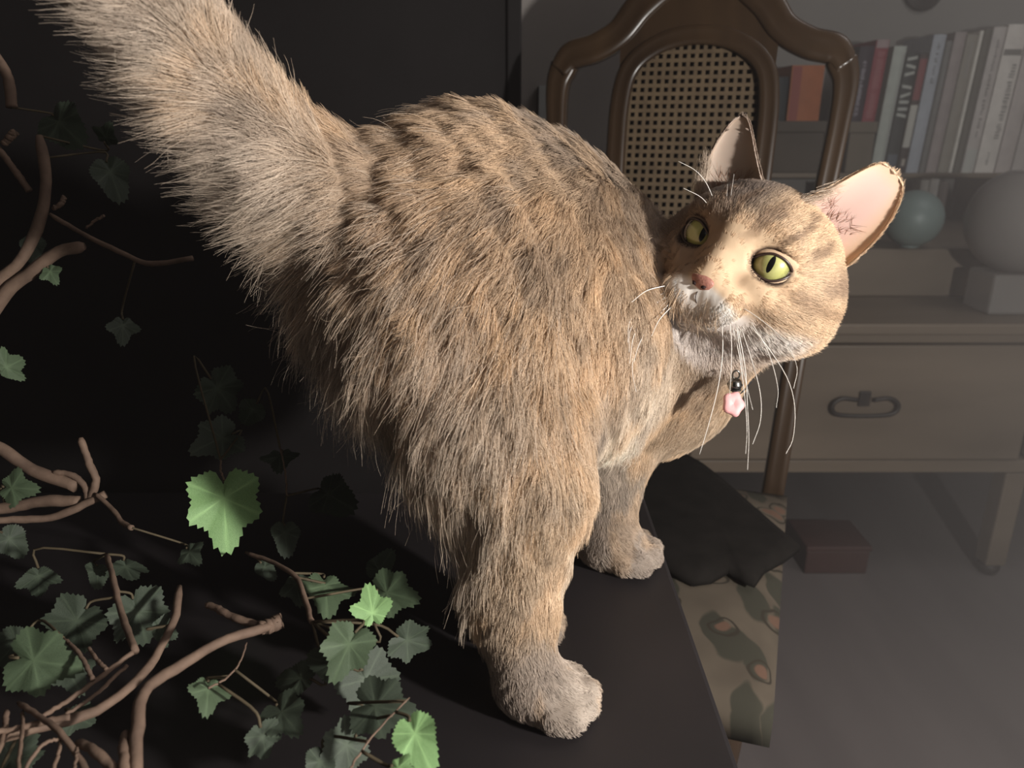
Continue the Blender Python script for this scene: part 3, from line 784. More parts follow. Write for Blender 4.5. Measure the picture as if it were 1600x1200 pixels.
for s in (-1, 1):
    put(tube('nostril', [H(s * .18, -1.62, 5.00), H(s * .28, -1.58, 4.98), H(s * .40, -1.50, 4.90)], [.0005, .0011, .0006], dark_m), cat)
    if s > 0: put(tube('mouth', spline([H(s * .03, -1.80, 4.76), H(s * .04, -2.10, 4.85), H(s * .12, -2.36, 4.84), H(s * .28, -2.58, 4.74)], 16), .00025, dark_m), cat)
# ---- ears: curved cups with thickness
EARS = []
ear_m, _, eb = attr_mat('cat_ear_skin', .6, .2)
eb.inputs['Subsurface Weight'].default_value = .15; eb.inputs['Subsurface Radius'].default_value = (.01, .004, .003)
for s in (-1, 1):
    base = np.array([s * 2.95, 3.0, -1.5]); tip = np.array([s * 4.75, 7.25, -2.2])
    op = nrm((.60, .08, .80) if s > 0 else (.18, .05, .97))
    ax = tip - base; Ln = np.linalg.norm(ax); axn = ax / Ln
    op = nrm(op - (op @ axn) * axn); sd = np.cross(axn, op)      # sd: towards the viewer's right
    NU, NV = 28, 30
    inner = np.zeros((NV, NU, 3)); colI = np.zeros((NV, NU, 3)); colO = np.zeros((NV, NU, 3))
    for i in range(NV):
        v = -.22 + 1.22 * (i / (NV - 1)); vc = max(v, 0)
        w = (2.35 if s > 0 else 2.0) * (max(1 - vc, 0) ** (.38 if s > 0 else .62)) * (1 + .05 * vc) * (1 if v >= 0 else 1 + .25 * v)
        c = (.95 if s > 0 else 1.15) * (max(1 - vc, 0) ** 1.1)
        for k in range(NU):
            u = -1 + 2 * k / (NU - 1)
            am = math.radians(88)
            lean = .35 * vc * (1 - vc)
            p = base + axn * Ln * v + sd * w * math.sin(u * am) - op * c * (math.cos(u * am)) + op * .3 * (1 - vc)
            p = p + axn * (-.25 * abs(u) ** 3 * (1 - vc)) + sd * s * .25 * math.sin(math.pi * vc)
            inner[i, k] = p
            edge = min(1, max(abs(u) ** 3, max(0, (v - .80) / .20), (max(0, u - .25) / .5) if s > 0 else 0))
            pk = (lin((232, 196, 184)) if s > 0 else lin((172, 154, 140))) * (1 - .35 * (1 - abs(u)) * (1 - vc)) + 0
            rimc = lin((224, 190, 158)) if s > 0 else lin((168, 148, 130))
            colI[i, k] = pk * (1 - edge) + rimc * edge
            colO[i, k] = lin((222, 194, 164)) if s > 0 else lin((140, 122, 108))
    nor = np.cross(np.gradient(inner, axis=1), np.gradient(inner, axis=0)); nor /= np.linalg.norm(nor, axis=2)[:, :, None] + 1e-9
    if (nor[NV // 2, NU // 2] @ op) < 0: nor = -nor
    outer = inner - nor * .16
    V = [H(*p) for p in inner.reshape(-1, 3)] + [H(*p) for p in outer.reshape(-1, 3)]
    N0 = NU * NV; F = []
    for i in range(NV - 1):
        for k in range(NU - 1):
            a, b, c_, d_ = i * NU + k, i * NU + k + 1, (i + 1) * NU + k + 1, (i + 1) * NU + k
            F.append((a, b, c_, d_)); F.append((N0 + d_, N0 + c_, N0 + b, N0 + a))
        a, d_ = i * NU, (i + 1) * NU; F.append((a, d_, N0 + d_, N0 + a))
        a, d_ = i * NU + NU - 1, (i + 1) * NU + NU - 1; F.append((d_, a, N0 + a, N0 + d_))
    i = NV - 1
    for k in range(NU - 1): a, b = i * NU + k, i * NU + k + 1; F.append((a, b, N0 + b, N0 + a))
    eo = mesh_obj('ear', V, F, ear_m, cat)
    eo['label'] = 'upright ear with pale pink inside' if s > 0 else 'grey ear turned edge-on'
    at = eo.data.color_attributes.new('tint', 'FLOAT_COLOR', 'POINT')
    cc = np.vstack([colI.reshape(-1, 3), colO.reshape(-1, 3)]); at.data.foreach_set('color', np.hstack([cc, np.ones((len(cc), 1))]).astype(np.float32).ravel())
    eo.data.set_sharp_from_angle(angle=math.radians(55))
    EARS.append((s, inner, outer, nor, axn, op, sd, colI, colO))
# ---- whiskers
whisk_m = plain('whisker_white', (245, 240, 232), .35, .5)
def whisker(pts, d0, d1, r=.00028):
    P = spline([W(x, y, d0 + (d1 - d0) * i / (len(pts) - 1)) for i, (x, y) in enumerate(pts)], 18)
    tube('whisker', P, np.linspace(r, r * .35, 18), whisk_m, cat, 5)
dR = proj(H(1.2, -2.2, 4.6))[2]; dL = proj(H(-1.3, -2.1, 4.5))[2]; dB = proj(H(-1.9, 2.0, 2.6))[2]
for pts in ([(1128, 506), (1129, 550), (1122, 604), (1107, 664), (1093, 710)], [(1140, 503), (1143, 541), (1142, 586), (1140, 619)],
            [(1144, 509), (1155, 556), (1163, 616), (1167, 670), (1165, 709)], [(1152, 509), (1164, 574), (1168, 640), (1170, 685), (1168, 734)],
            [(1158, 512), (1176, 568), (1188, 616), (1188, 658), (1176, 694)], [(1170, 505), (1209, 556), (1233, 598), (1242, 640), (1239, 685), (1228, 709)],
            [(1172, 500), (1200, 550), (1215, 604), (1213, 637)], [(1146, 472), (1188, 499), (1224, 532), (1245, 572), (1240, 607)], [(1150, 506), (1158, 560), (1166, 600), (1176, 640)]):
    whisker(pts, dR + .004, dR - .035)
for pts in ([(1042, 446), (1011, 454), (987, 472)], [(1042, 455), (1002, 478), (984, 502), (981, 535)], [(1044, 460), (1008, 490), (990, 526), (984, 568)],
            [(1046, 466), (1012, 500), (992, 540), (988, 580), (994, 612)], [(1048, 472), (1018, 505), (1000, 535), (990, 566)], [(1046, 463), (1005, 484), (985, 515), (983, 550)],
            [(1050, 478), (1030, 500), (1018, 525)]):
    whisker(pts, dL + .004, dL - .04, .00032)
for pts in ([(1119, 322), (1104, 287), (1086, 266), (1060, 252)], [(1110, 325), (1095, 308), (1068, 294)], [(1139, 325), (1143, 299), (1147, 272)], [(1135, 322), (1136, 300), (1137, 288)]):
    whisker(pts, dB + .004, dB - .02, .0002)
# ---- the coat: hair strands grown on the body, groomed by control points
_wr = np.random.default_rng(3)
_K = [( _wr.normal(size=(10, 3)), _wr.uniform(0, 6.28, 10)) for _ in range(8)]
def wob(p, scale, i=0):
    """smooth pseudo noise in about -1..1"""
    k, ph = _K[i]
    return np.sin(p @ (k.T * scale) + ph).sum(1) / 3.2
def sstep(a, b, x):
    t = np.clip((x - a) / (b - a), 0, 1); return t * t * (3 - 2 * t)
# px, py, depth | image direction | length cm | coat colour
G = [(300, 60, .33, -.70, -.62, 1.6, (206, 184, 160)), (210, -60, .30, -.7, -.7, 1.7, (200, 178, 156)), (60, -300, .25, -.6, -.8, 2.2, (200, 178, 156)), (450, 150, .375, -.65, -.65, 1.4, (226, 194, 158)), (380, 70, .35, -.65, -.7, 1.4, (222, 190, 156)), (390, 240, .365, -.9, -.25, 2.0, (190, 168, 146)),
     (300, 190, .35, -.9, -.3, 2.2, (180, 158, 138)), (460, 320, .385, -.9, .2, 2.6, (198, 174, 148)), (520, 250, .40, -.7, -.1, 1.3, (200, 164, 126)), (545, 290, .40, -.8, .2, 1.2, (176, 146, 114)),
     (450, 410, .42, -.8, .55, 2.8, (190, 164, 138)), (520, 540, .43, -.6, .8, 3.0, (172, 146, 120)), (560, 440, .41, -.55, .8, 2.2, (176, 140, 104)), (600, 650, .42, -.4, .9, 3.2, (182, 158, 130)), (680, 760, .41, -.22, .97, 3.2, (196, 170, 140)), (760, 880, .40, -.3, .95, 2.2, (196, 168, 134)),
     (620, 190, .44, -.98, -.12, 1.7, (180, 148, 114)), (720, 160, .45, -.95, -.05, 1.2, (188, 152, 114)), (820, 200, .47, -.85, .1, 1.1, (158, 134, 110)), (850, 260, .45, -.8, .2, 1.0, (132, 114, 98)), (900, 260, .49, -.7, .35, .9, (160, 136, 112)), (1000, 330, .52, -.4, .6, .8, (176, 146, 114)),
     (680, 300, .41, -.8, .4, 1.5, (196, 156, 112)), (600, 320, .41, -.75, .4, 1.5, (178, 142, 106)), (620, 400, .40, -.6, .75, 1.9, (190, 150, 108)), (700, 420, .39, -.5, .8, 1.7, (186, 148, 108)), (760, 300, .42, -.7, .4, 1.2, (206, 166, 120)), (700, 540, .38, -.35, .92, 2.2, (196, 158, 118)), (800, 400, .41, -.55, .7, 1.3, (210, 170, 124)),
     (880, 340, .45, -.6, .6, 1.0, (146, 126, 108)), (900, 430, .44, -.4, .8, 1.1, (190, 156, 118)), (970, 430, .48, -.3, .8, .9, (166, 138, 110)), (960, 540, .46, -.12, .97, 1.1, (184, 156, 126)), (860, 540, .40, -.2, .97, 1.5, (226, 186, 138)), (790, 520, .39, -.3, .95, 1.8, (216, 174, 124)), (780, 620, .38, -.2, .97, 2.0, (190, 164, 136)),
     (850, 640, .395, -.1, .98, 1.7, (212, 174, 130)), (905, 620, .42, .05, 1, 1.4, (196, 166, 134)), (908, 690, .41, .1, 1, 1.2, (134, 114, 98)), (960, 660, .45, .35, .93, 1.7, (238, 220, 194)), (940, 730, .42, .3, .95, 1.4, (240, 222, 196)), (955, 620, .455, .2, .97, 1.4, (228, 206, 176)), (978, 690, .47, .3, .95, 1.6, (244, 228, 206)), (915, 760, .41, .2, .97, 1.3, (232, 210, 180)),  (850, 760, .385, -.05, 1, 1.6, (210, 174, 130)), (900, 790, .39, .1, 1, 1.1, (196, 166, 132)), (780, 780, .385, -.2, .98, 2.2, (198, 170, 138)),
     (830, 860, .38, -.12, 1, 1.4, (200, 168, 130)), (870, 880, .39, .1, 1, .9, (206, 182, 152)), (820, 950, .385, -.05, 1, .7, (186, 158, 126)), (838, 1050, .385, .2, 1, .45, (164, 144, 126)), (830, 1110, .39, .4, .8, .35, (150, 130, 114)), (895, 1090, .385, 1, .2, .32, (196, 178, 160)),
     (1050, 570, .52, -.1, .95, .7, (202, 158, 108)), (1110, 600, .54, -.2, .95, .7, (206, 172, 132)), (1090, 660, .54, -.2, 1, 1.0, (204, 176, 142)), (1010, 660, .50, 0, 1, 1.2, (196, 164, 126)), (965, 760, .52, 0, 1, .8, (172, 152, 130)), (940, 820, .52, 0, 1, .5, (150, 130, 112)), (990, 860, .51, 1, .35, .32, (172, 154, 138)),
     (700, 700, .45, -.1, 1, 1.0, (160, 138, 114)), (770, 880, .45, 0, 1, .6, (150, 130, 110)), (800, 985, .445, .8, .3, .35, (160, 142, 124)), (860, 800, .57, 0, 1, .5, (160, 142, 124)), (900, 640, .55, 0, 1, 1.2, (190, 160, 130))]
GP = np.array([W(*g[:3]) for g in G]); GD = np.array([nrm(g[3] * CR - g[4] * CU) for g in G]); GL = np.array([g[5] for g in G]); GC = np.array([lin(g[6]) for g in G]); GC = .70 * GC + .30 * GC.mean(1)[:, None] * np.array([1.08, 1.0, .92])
def body_field(p):
    d2 = ((p[:, None, :] - GP[None]) ** 2).sum(2)
    w = 1 / (d2 + 2e-4) ** 2; w /= w.sum(1)[:, None]
    w2 = 1 / (d2 + 6e-5) ** 2; w2 /= w2.sum(1)[:, None]
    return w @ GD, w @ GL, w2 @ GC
def coat_mix(p, c):
    """mottled dilute tortoiseshell: warm and grey locks over the base colour"""
    q = p + .006 * np.stack([wob(p, 60, 5), wob(p, 60, 6), wob(p, 60, 7)], 1)
    a = sstep(.05, .9, wob(q, 75, 0) + .5 * wob(q, 190, 1))[:, None]
    b = sstep(.15, 1.0, wob(q, 85, 2) + .5 * wob(q, 210, 3))[:, None]
    warm = lin((214, 178, 138)); grey = lin((132, 118, 106))
    lum = c.mean(1)[:, None] / .36
    c = c * (1 - .36 * a) + .36 * a * warm * np.minimum(lum * 1.15, 1.15)
    return c * (1 - .44 * b) + .44 * b * grey * np.minimum(lum * 1.1, 1.1)
def head_q(p): return (p - HC) @ HM.T * 100
def head_w(p):
    q = head_q(p)
    return 1 - sstep(5.3, 7.0, np.linalg.norm((q - (0, -.3, -.6)) / (1.02, 1.0, 1.05), axis=1))
NOSE = np.array([0, -1.0, 4.9])
def head_color(q):
    x, y, z = q.T
    c = np.tile(lin((220, 190, 157)), (len(q), 1))
    def mix(col, w):
        nonlocal c
        w = np.clip(w, 0, 1)[:, None]; c = c * (1 - w) + w * lin(col)
    def blob(cx, cy, cz, r, soft=.6): return 1 - sstep(r * soft, r * 1.3, np.sqrt((x - cx) ** 2 + (y - cy) ** 2 + (z - cz) ** 2))
    n = wob(q, 1.6, 4) * .5
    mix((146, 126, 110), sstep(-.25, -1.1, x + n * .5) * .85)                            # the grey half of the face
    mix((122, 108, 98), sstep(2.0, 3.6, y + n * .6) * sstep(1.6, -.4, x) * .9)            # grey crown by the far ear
    st = np.sin((x - .25 * y) * 4.2 + n * 2.0)                                           # forehead stripes
    mix((138, 112, 90), sstep(.25, .8, st) * sstep(1.0, 2.0, y) * sstep(4.2, 3.0, y) * sstep(-1.0, .5, z) * .75)
    mix((150, 124, 102), blob(1.25, -.85, 3.2, .8, .2) * .6)                               # smudge between eye and nose
    mix((168, 138, 110), sstep(.55, .1, np.abs(y + .15 + .32 * (x - 3.2))) * sstep(3.0, 3.6, x) * .7)
    mix((160, 132, 106), sstep(.35, .05, np.abs(y + 1.55 + .30 * (x - 2.2) + .12 * n)) * sstep(1.7, 2.4, x) * sstep(4.2, 3.2, x) * .6)
    mix((146, 122, 104), sstep(4.2, 5.0, x + .4 * n) * sstep(1.4, .4, np.abs(y - .9)) * .8)
    mix((232, 202, 170), blob(.95, .2, 3.1, .7) * .6)
    mix((252, 246, 238), sstep(-1.20, -1.65, y + .34 * np.maximum(np.abs(x) - .6, 0)) * sstep(2.0, 2.8, z) * sstep(2.6, 1.7, np.abs(x)))   # muzzle
    mix((238, 228, 220), sstep(-2.0, -2.9, y) * sstep(-1.0, 1.0, z) * .9)
    mix((216, 204, 196), sstep(-3.6, -4.4, y) * .6)
    return c
def add_fur(name, P, N, Fl, Ln, lift, C, npt=6, rad=.00022, clump=.5, per=40, droop=.0, jitter=.25, seed=1):
    r = np.random.default_rng(seed); n = len(P)
    Fl = Fl - (Fl * N).sum(1)[:, None] * N
    Fl /= np.linalg.norm(Fl, axis=1)[:, None] + 1e-9
    Fl = Fl + jitter * r.normal(size=(n, 3)); Fl -= (Fl * N).sum(1)[:, None] * N; Fl /= np.linalg.norm(Fl, axis=1)[:, None] + 1e-9
    L = Ln * (.5 + .6 * r.random(n))
    pts = np.zeros((n, npt, 3)); pts[:, 0] = P - N * .0005
    for k in range(1, npt):
        t = (k - .5) / (npt - 1)
        d = N * (lift * (1 - .75 * t))[:, None] + Fl
        d[:, 2] -= droop * t
        d += .05 * r.normal(size=(n, 3))
        d /= np.linalg.norm(d, axis=1)[:, None]
        pts[:, k] = pts[:, k - 1] + d * (L / (npt - 1))[:, None]
    if np.max(clump) > 0:
        nc = max(n // per, 1); ci = r.choice(n, nc, replace=False)
        from mathutils.kdtree import KDTree
        kd = KDTree(nc)
        key6 = P[ci] + N[ci] * .008
        for j in range(nc): kd.insert(key6[j], j)
        kd.balance()
        find = kd.find; best = np.fromiter((find(v)[1] for v in (P + N * .008).tolist()), int, n)
        ctr = ci[best]
        cs = (np.asarray(clump) if np.ndim(clump) == 0 else clump[ctr]) * (.4 + .8 * r.random(nc))[best]
        for k in range(1, npt):
            t = k / (npt - 1)
            off = pts[ctr, k] - pts[:, k]; dist = np.linalg.norm(off, axis=1)
            w = np.clip(cs * t ** 1.3, 0, .92) * (dist < .016)
            pts[:, k] += off * w[:, None]
        tone = (.88 + .22 * r.random(nc))[best]
        C = C * tone[:, None]
    C = np.clip(C * ((.80 if seed != 22 else .66) + (.42 if seed != 22 else .58) * r.random(n))[:, None], 0, .93)
    pts[:, :, 2] = np.maximum(pts[:, :, 2], TZ + .0003)
    cu = bpy.data.hair_curves.new(name)
    cu.add_curves([npt] * n)
    cu.attributes['position'].data.foreach_set('vector', pts.astype(np.float32).ravel())
    ra = cu.attributes.get('radius') or cu.attributes.new('radius', 'FLOAT', 'POINT')
    prof = rad * np.linspace(1, .25, npt)
    ra.data.foreach_set('value', np.tile(prof, n).astype(np.float32))
    ta = cu.attributes.new('tint', 'FLOAT_COLOR', 'POINT')
    band = np.linspace(.82, 1.08, npt)
    cc = np.ones((n, npt, 4)); cc[:, :, :3] = np.clip(C[:, None, :] * band[None, :, None], 0, .95)
    ta.data.foreach_set('color', cc.astype(np.float32).ravel())
    cu.materials.append(fur_m)
    o = link(name, cu); put(o, cat); o['kind'] = 'stuff'
    return o
fur_m, _fn, fb = attr_mat('cat_fur', .45, .35)
# normals, sampling
T3 = np.vstack([BF[:, [0, 1, 2]], BF[:, [0, 2, 3]]])
fn = np.cross(BV[T3[:, 1]] - BV[T3[:, 0]], BV[T3[:, 2]] - BV[T3[:, 0]])
area = np.linalg.norm(fn, axis=1) / 2
VN = np.zeros_like(BV)
for k in range(3): np.add.at(VN, T3[:, k], fn)
VN /= np.linalg.norm(VN, axis=1)[:, None] + 1e-12
cen = BV[T3].mean(1)
face = ((CO - cen) * fn).sum(1) / (2 * area * np.linalg.norm(CO - cen, axis=1) + 1e-12)
vis = np.where(face > -.25, 1.0, .30)
hw = head_w(cen)
def sample(weight, n, seed):
    r = np.random.default_rng(seed)
    w = weight / weight.sum()
    t = r.choice(len(w), n, p=w)
    a, b = r.random(n), r.random(n); f = a + b > 1; a[f] = 1 - a[f]; b[f] = 1 - b[f]
    u = np.stack([1 - a - b, a, b], 1)
    P = (BV[T3[t]] * u[:, :, None]).sum(1); N = (VN[T3[t]] * u[:, :, None]).sum(1)
    return P, N / (np.linalg.norm(N, axis=1)[:, None] + 1e-9)
# body coat
pxy = np.array([proj(c)[:2] for c in cen[::1]]) if False else None
P, N = sample(area * vis * (1 - hw) * (cen[:, 2] > TZ + .003), 260000, 11)
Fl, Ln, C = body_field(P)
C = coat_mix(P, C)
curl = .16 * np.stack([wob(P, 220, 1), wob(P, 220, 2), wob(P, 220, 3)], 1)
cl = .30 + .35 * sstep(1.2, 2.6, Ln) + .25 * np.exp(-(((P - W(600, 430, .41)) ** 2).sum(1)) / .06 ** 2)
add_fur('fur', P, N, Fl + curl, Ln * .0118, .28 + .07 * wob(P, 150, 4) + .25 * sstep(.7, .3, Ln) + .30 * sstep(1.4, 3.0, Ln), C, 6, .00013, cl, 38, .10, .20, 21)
# longer pale guard hairs over the rump, thigh and tail
wl_ = body_field(cen)[1]
P, N = sample(area * vis * (1 - hw) * sstep(1.3, 2.6, wl_), 16000, 14)
Fl, Ln, C = body_field(P)
C = .5 * coat_mix(P, C) + .5 * lin((226, 208, 188))
add_fur('fur', P, N, Fl, Ln * .0165, .50 + .12 * wob(P, 150, 4), C, 8, .00011, .45, 12, .22, .22, 24)
# head coat
wh = area * hw * np.where(face > -.25, 1, .3) * (1 + 1.5 * sstep(4.0, 2.0, np.linalg.norm(head_q(cen) - (0, -2.0, 4.4), axis=1)))
P, N = sample(wh, 120000, 12)
q = head_q(P)
keep = np.ones(len(P), bool)
for s, (ec, ez) in EYES.items():
    ex_ = nrm(np.array([1, 0, 0]) - ez[0] * ez); ey_ = np.cross(ez, ex_)
    d = q - ec
    keep &= ~((((d @ ex_) / 1.16) ** 2 + ((d @ ey_) / .86) ** 2 < 1) & (d @ ez > 0))
keep &= ~(np.linalg.norm((q - (0, -1.42, 4.6)) / (.62, .48, .6), axis=1) < 1)
P, N, q = P[keep], N[keep], q[keep]
Fl = (q - NOSE) @ HM; 
dn = np.linalg.norm(q - NOSE, axis=1)
Ln = .46 + .50 * sstep(1.5, 7.0, dn) + .55 * sstep(-1.0, -3.5, q[:, 1]) * sstep(2.5, -1.0, q[:, 2])
de = np.minimum(*[np.linalg.norm(q - (ec + ez), axis=1) for ec, ez in EYES.values()])
Ln *= .62 + .38 * sstep(1.1, 2.4, de)
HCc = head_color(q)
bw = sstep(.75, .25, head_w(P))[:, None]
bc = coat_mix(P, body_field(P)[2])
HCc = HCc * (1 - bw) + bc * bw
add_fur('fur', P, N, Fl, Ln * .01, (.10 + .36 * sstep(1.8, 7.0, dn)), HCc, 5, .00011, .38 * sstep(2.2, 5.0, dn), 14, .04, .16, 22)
# ears: short fuzz outside and along the rims, a tuft at the inner base
eP, eN, eF, eL, eC = [], [], [], [], []
er = np.random.default_rng(5)
for s, inner, outer, nor, axn, op, sd, colI, colO in EARS:
    NV_, NU_ = inner.shape[:2]
    def pick(arr, colr, sgn, n, usel, ln, flow):
        for _ in range(n):
            i = er.integers(4, NV_ - 1); k = usel(); i = int(i); k = int(np.clip(k, 0, NU_ - 1))
            p = arr[i, k] + (arr[min(i + 1, NV_ - 1), k] - arr[i, k]) * er.random() + (arr[i, min(k + 1, NU_ - 1)] - arr[i, k]) * er.random()
            eP.append(H(*p)); eN.append((sgn * nor[i, k]) @ HM); eF.append(flow(i, k) @ HM); eL.append(ln * (1 - .5 * i / NV_)); eC.append(colr[i, k])
    pick(outer, colO, -1, 2600, lambda: er.integers(0, NU_), .0055, lambda i, k: axn * 1.0)
    pick(inner, np.full_like(colI, 1) * (lin((236, 212, 186)) if s > 0 else lin((176, 158, 144))), 1, 2600, lambda: er.choice([0, 0, 1, NU_ - 2, NU_ - 1, NU_ - 1]), .0042, lambda i, k: axn * .7 + sd * (1.0 if k > NU_ / 2 else -1.0))
    # fine brown hairs deep in the cup
    for _ in range(90):
        i = int(er.integers(5, 12)); k = int(er.integers(8, 19))
        eP.append(H(*inner[i, k])); eN.append(nor[i, k] @ HM); eF.append((axn * .8 + sd * er.normal() * .6) @ HM); eL.append(.009); eC.append(lin((150, 112, 88)))
    # long hairs from the front edge of the cup
    for _ in range(420):
        i = int(er.integers(3, 15)); k = int(er.integers(0, 3)) if s < 0 else int(er.integers(0, 4))
        p = inner[i, k] + .15 * er.normal(size=3)
        eP.append(H(*p)); eN.append(nor[i, k] @ HM)
        eF.append((axn * .7 + sd * (.9 if s > 0 else -.5) + op * .3) @ HM); eL.append(.012 if s > 0 else .011); eC.append(lin((226, 206, 186)) if s > 0 else lin((190, 172, 154)))
add_fur('fur', np.array(eP), np.array(eN), np.array(eF), np.array(eL), np.full(len(eP), .25), np.array(eC), 5, .00013, .3, 20, 0, .22, 23)
# undercoat colour on the body mesh itself, darkened as shade between the hairs
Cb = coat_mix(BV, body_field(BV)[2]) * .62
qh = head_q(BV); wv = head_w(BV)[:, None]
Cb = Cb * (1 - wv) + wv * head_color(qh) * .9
for s, (ec, ez) in EYES.items():
    d = np.linalg.norm((qh - (ec + ez * .9)) / (1.2, 1.0, 1.0), axis=1)[:, None]
    m_ = (1 - sstep(.95, 1.15, d)); Cb = Cb * (1 - m_) + m_ * lin((60, 46, 40))
at = cat_body.data.color_attributes.new('tint', 'FLOAT_COLOR', 'POINT')
at.data.foreach_set('color', np.hstack([Cb, np.ones((len(Cb), 1))]).astype(np.float32).ravel())
# ---- collar with a bell and a pink tag
collar_m = grain_mat('collar_band', (.012, .011, .011), (.02, .018, .018), 80, None, .6, .3, .2)
steel_m = plain('bell_steel', (150, 150, 146), .18, .5, 1.0)
pink_m = grain_mat('pink_charm', lin((226, 160, 160)), lin((238, 184, 182)), 60, None, .5, .4, .1)
clr = tag(empty('cat_collar', tuple(map(float, W(1146, 588, .47)))), 'dark cat collar with a steel bell and a pink flower tag', 'collar')
ncc = W(1096, 548, .522); na = nrm(W(1150, 500, .485) - W(1085, 575, .545)); nu_ = nrm(np.cross(na, (0, 0, 1))); nv_ = np.cross(na, nu_)
ringp = [ncc + .0355 * (math.cos(t) * nu_ + math.sin(t) * nv_) for t in np.linspace(0, 2 * math.pi, 41)]
V, F = tube_geo(ringp, .0045, 8, False, .4); mesh_obj('band', V, F, collar_m, clr)
bc_ = W(1148, 601, .463); br = 11 * .463 / 1200
bell = lathe('bell', [(br * math.sin(a), -br * math.cos(a) * 1.1) for a in np.linspace(.02, math.pi - .02, 16)], steel_m, bc_, clr, 20)
lathe('bell_band', [(br * 1.02, -.0005), (br * 1.1, 0), (br * 1.02, .0008)], steel_m, bc_, bell, 20)
tube('bell_slot', [bc_ + (-.003, -.0036, -.0022), bc_ + (0, -.0044, -.0026), bc_ + (.003, -.0036, -.0022)], .0005, collar_m, bell, 6)
lk = [bc_ + np.array([.0022 * math.cos(t), -.0005, br * 1.1 + .0018 + .0026 * math.sin(t)]) for t in np.linspace(0, 6.283, 17)]
V, F = tube_geo(lk, .0006, 6, False); mesh_obj('ring', V, F, steel_m, clr)
tc_ = W(1146, 631, .460)
V, F = [], []
nz_ = nrm(CO - tc_ + (.15, 0, .05)); nx_ = nrm(np.cross((0, 0, 1), nz_)); ny_ = np.cross(nz_, nx_)
seg = 50
for lay, (sc_, h_) in enumerate([(1, -.0012), (1.0, .0006), (.8, .0016), (.3, .0012), (.0, .0006)]):
    for k in range(seg):
        t = 2 * math.pi * k / seg
        r_ = .0068 * (1 + .09 * math.cos(5 * t + .6)) * sc_
        V.append(tc_ + nx_ * r_ * math.cos(t) * .92 + ny_ * r_ * math.sin(t) * 1.08 + nz_ * h_)
for l in range(4):
    for k in range(seg): F.append((l * seg + k, l * seg + (k + 1) % seg, (l + 1) * seg + (k + 1) % seg, (l + 1) * seg + k))
F.append(tuple(range(seg))[::-1])
mesh_obj('tag', V, F, pink_m, clr)['label'] = 'pink flower-shaped tag'

# ================================================================== the vine on the left
def leaf_material(name, c1, c2, rough=.55):
    m, nt, b = new_mat(name)
    f = noise(nt, 60, 4, .6)
    va = nt.nodes.new('ShaderNodeAttribute'); va.attribute_name = 'vein'
    mx = nt.nodes.new('ShaderNodeMixRGB'); nt.links.new(va.outputs['Fac'], mx.inputs[0])
    nt.links.new(ramp(nt, f, [(.3, lin(c1)), (.7, lin(c2))]), mx.inputs[1]); mx.inputs[2].default_value = (*np.minimum(lin(c2) * 1.7, .9), 1)
    nt.links.new(mx.outputs[0], b.inputs['Base Color'])
    b.inputs['Roughness'].default_value = rough; b.inputs['Specular IOR Level'].default_value = .3
    bump(nt, b, f, .25, .001)
    return m
leaf_ms = [leaf_material('leaf_shaded', (50, 58, 49), (66, 75, 61)), leaf_material('leaf_mid', (66, 80, 60), (82, 97, 73)), leaf_material('leaf_lit', (112, 148, 94), (138, 172, 116))]  # greens with the light painted in: shaded, middling and lit leaves
bark_m = grain_mat('twig_bark', lin((92, 75, 64)), lin((122, 101, 86)), 70, None, .75, .25, .4)
def leaf_mesh(seed, lobes):
    r = random.Random(seed); n = 72; V = [(0, 0, 0)]; F = []
    rad = []
    for k in range(n):
        t = 2 * math.pi * k / n                       # 0: tip, pi: stalk
        d = abs(math.atan2(math.sin(t), math.cos(t)))
        if lobes == 5: base = .60 + .40 * math.exp(-(d / .42) ** 2) + .20 * math.exp(-((d - 1.05) / .30) ** 2) + .16 * math.exp(-((d - 2.0) / .34) ** 2) - .32 * math.exp(-((d - math.pi) / .25) ** 2)
        elif lobes == 3: base = .46 + .54 * math.exp(-(d / .50) ** 2) + .36 * math.exp(-((d - 1.25) / .42) ** 2) - .22 * math.exp(-((d - math.pi) / .3) ** 2)
        else: base = .52 + .48 * math.exp(-(d / .6) ** 2) + .10 * math.exp(-((d - 1.6) / .6) ** 2) - .15 * math.exp(-((d - math.pi) / .3) ** 2)
        base *= 1 + (.042 if k % 2 else -.042) + .05 * (r.random() - .5)
        rad.append((base, t))
    for fr in (.35, .7, 1.0):
        for b_, t in rad:
            x, y = b_ * fr * math.cos(t), b_ * fr * math.sin(t) * .88
            z = .16 * abs(y) ** 1.3 - .22 * (x - .2) ** 2 * (1 if x > 0 else .4) + .03 * math.cos(5 * t) * fr + .02 * (r.random() - .5) * fr
            V.append((x, y, z))
    for k in range(n): F.append((0, 1 + k, 1 + (k + 1) % n))
    for l in (0, 1):
        for k in range(n): F.append((1 + l * n + k, 1 + (l + 1) * n + k, 1 + (l + 1) * n + (k + 1) % n, 1 + l * n + (k + 1) % n))
    me = bpy.data.meshes.new('leaf'); me.from_pydata([tuple(v) for v in V], [], F); me.update()
    me.polygons.foreach_set('use_smooth', [True] * len(me.polygons))
    va = me.attributes.new('vein', 'FLOAT', 'POINT')
    vals = [.6]
    for fr in (.35, .7, 1.0):
        for b_, t in rad:
            d = abs(math.atan2(math.sin(t), math.cos(t)))
            vals.append((.7 if min(abs(d - v_) for v_ in (0, 1.05, 2.0)) < .045 else 0) * (1 - .6 * fr))
    va.data.foreach_set('value', vals)
    return me
LM = {}
def get_leaf(shape, col):
    if (shape, col) not in LM:
        me = leaf_mesh(shape * 13 + 5, (5, 3, 1, 5, 3)[shape]); me.materials.append(leaf_ms[col]); LM[(shape, col)] = me
    return LM[(shape, col)]
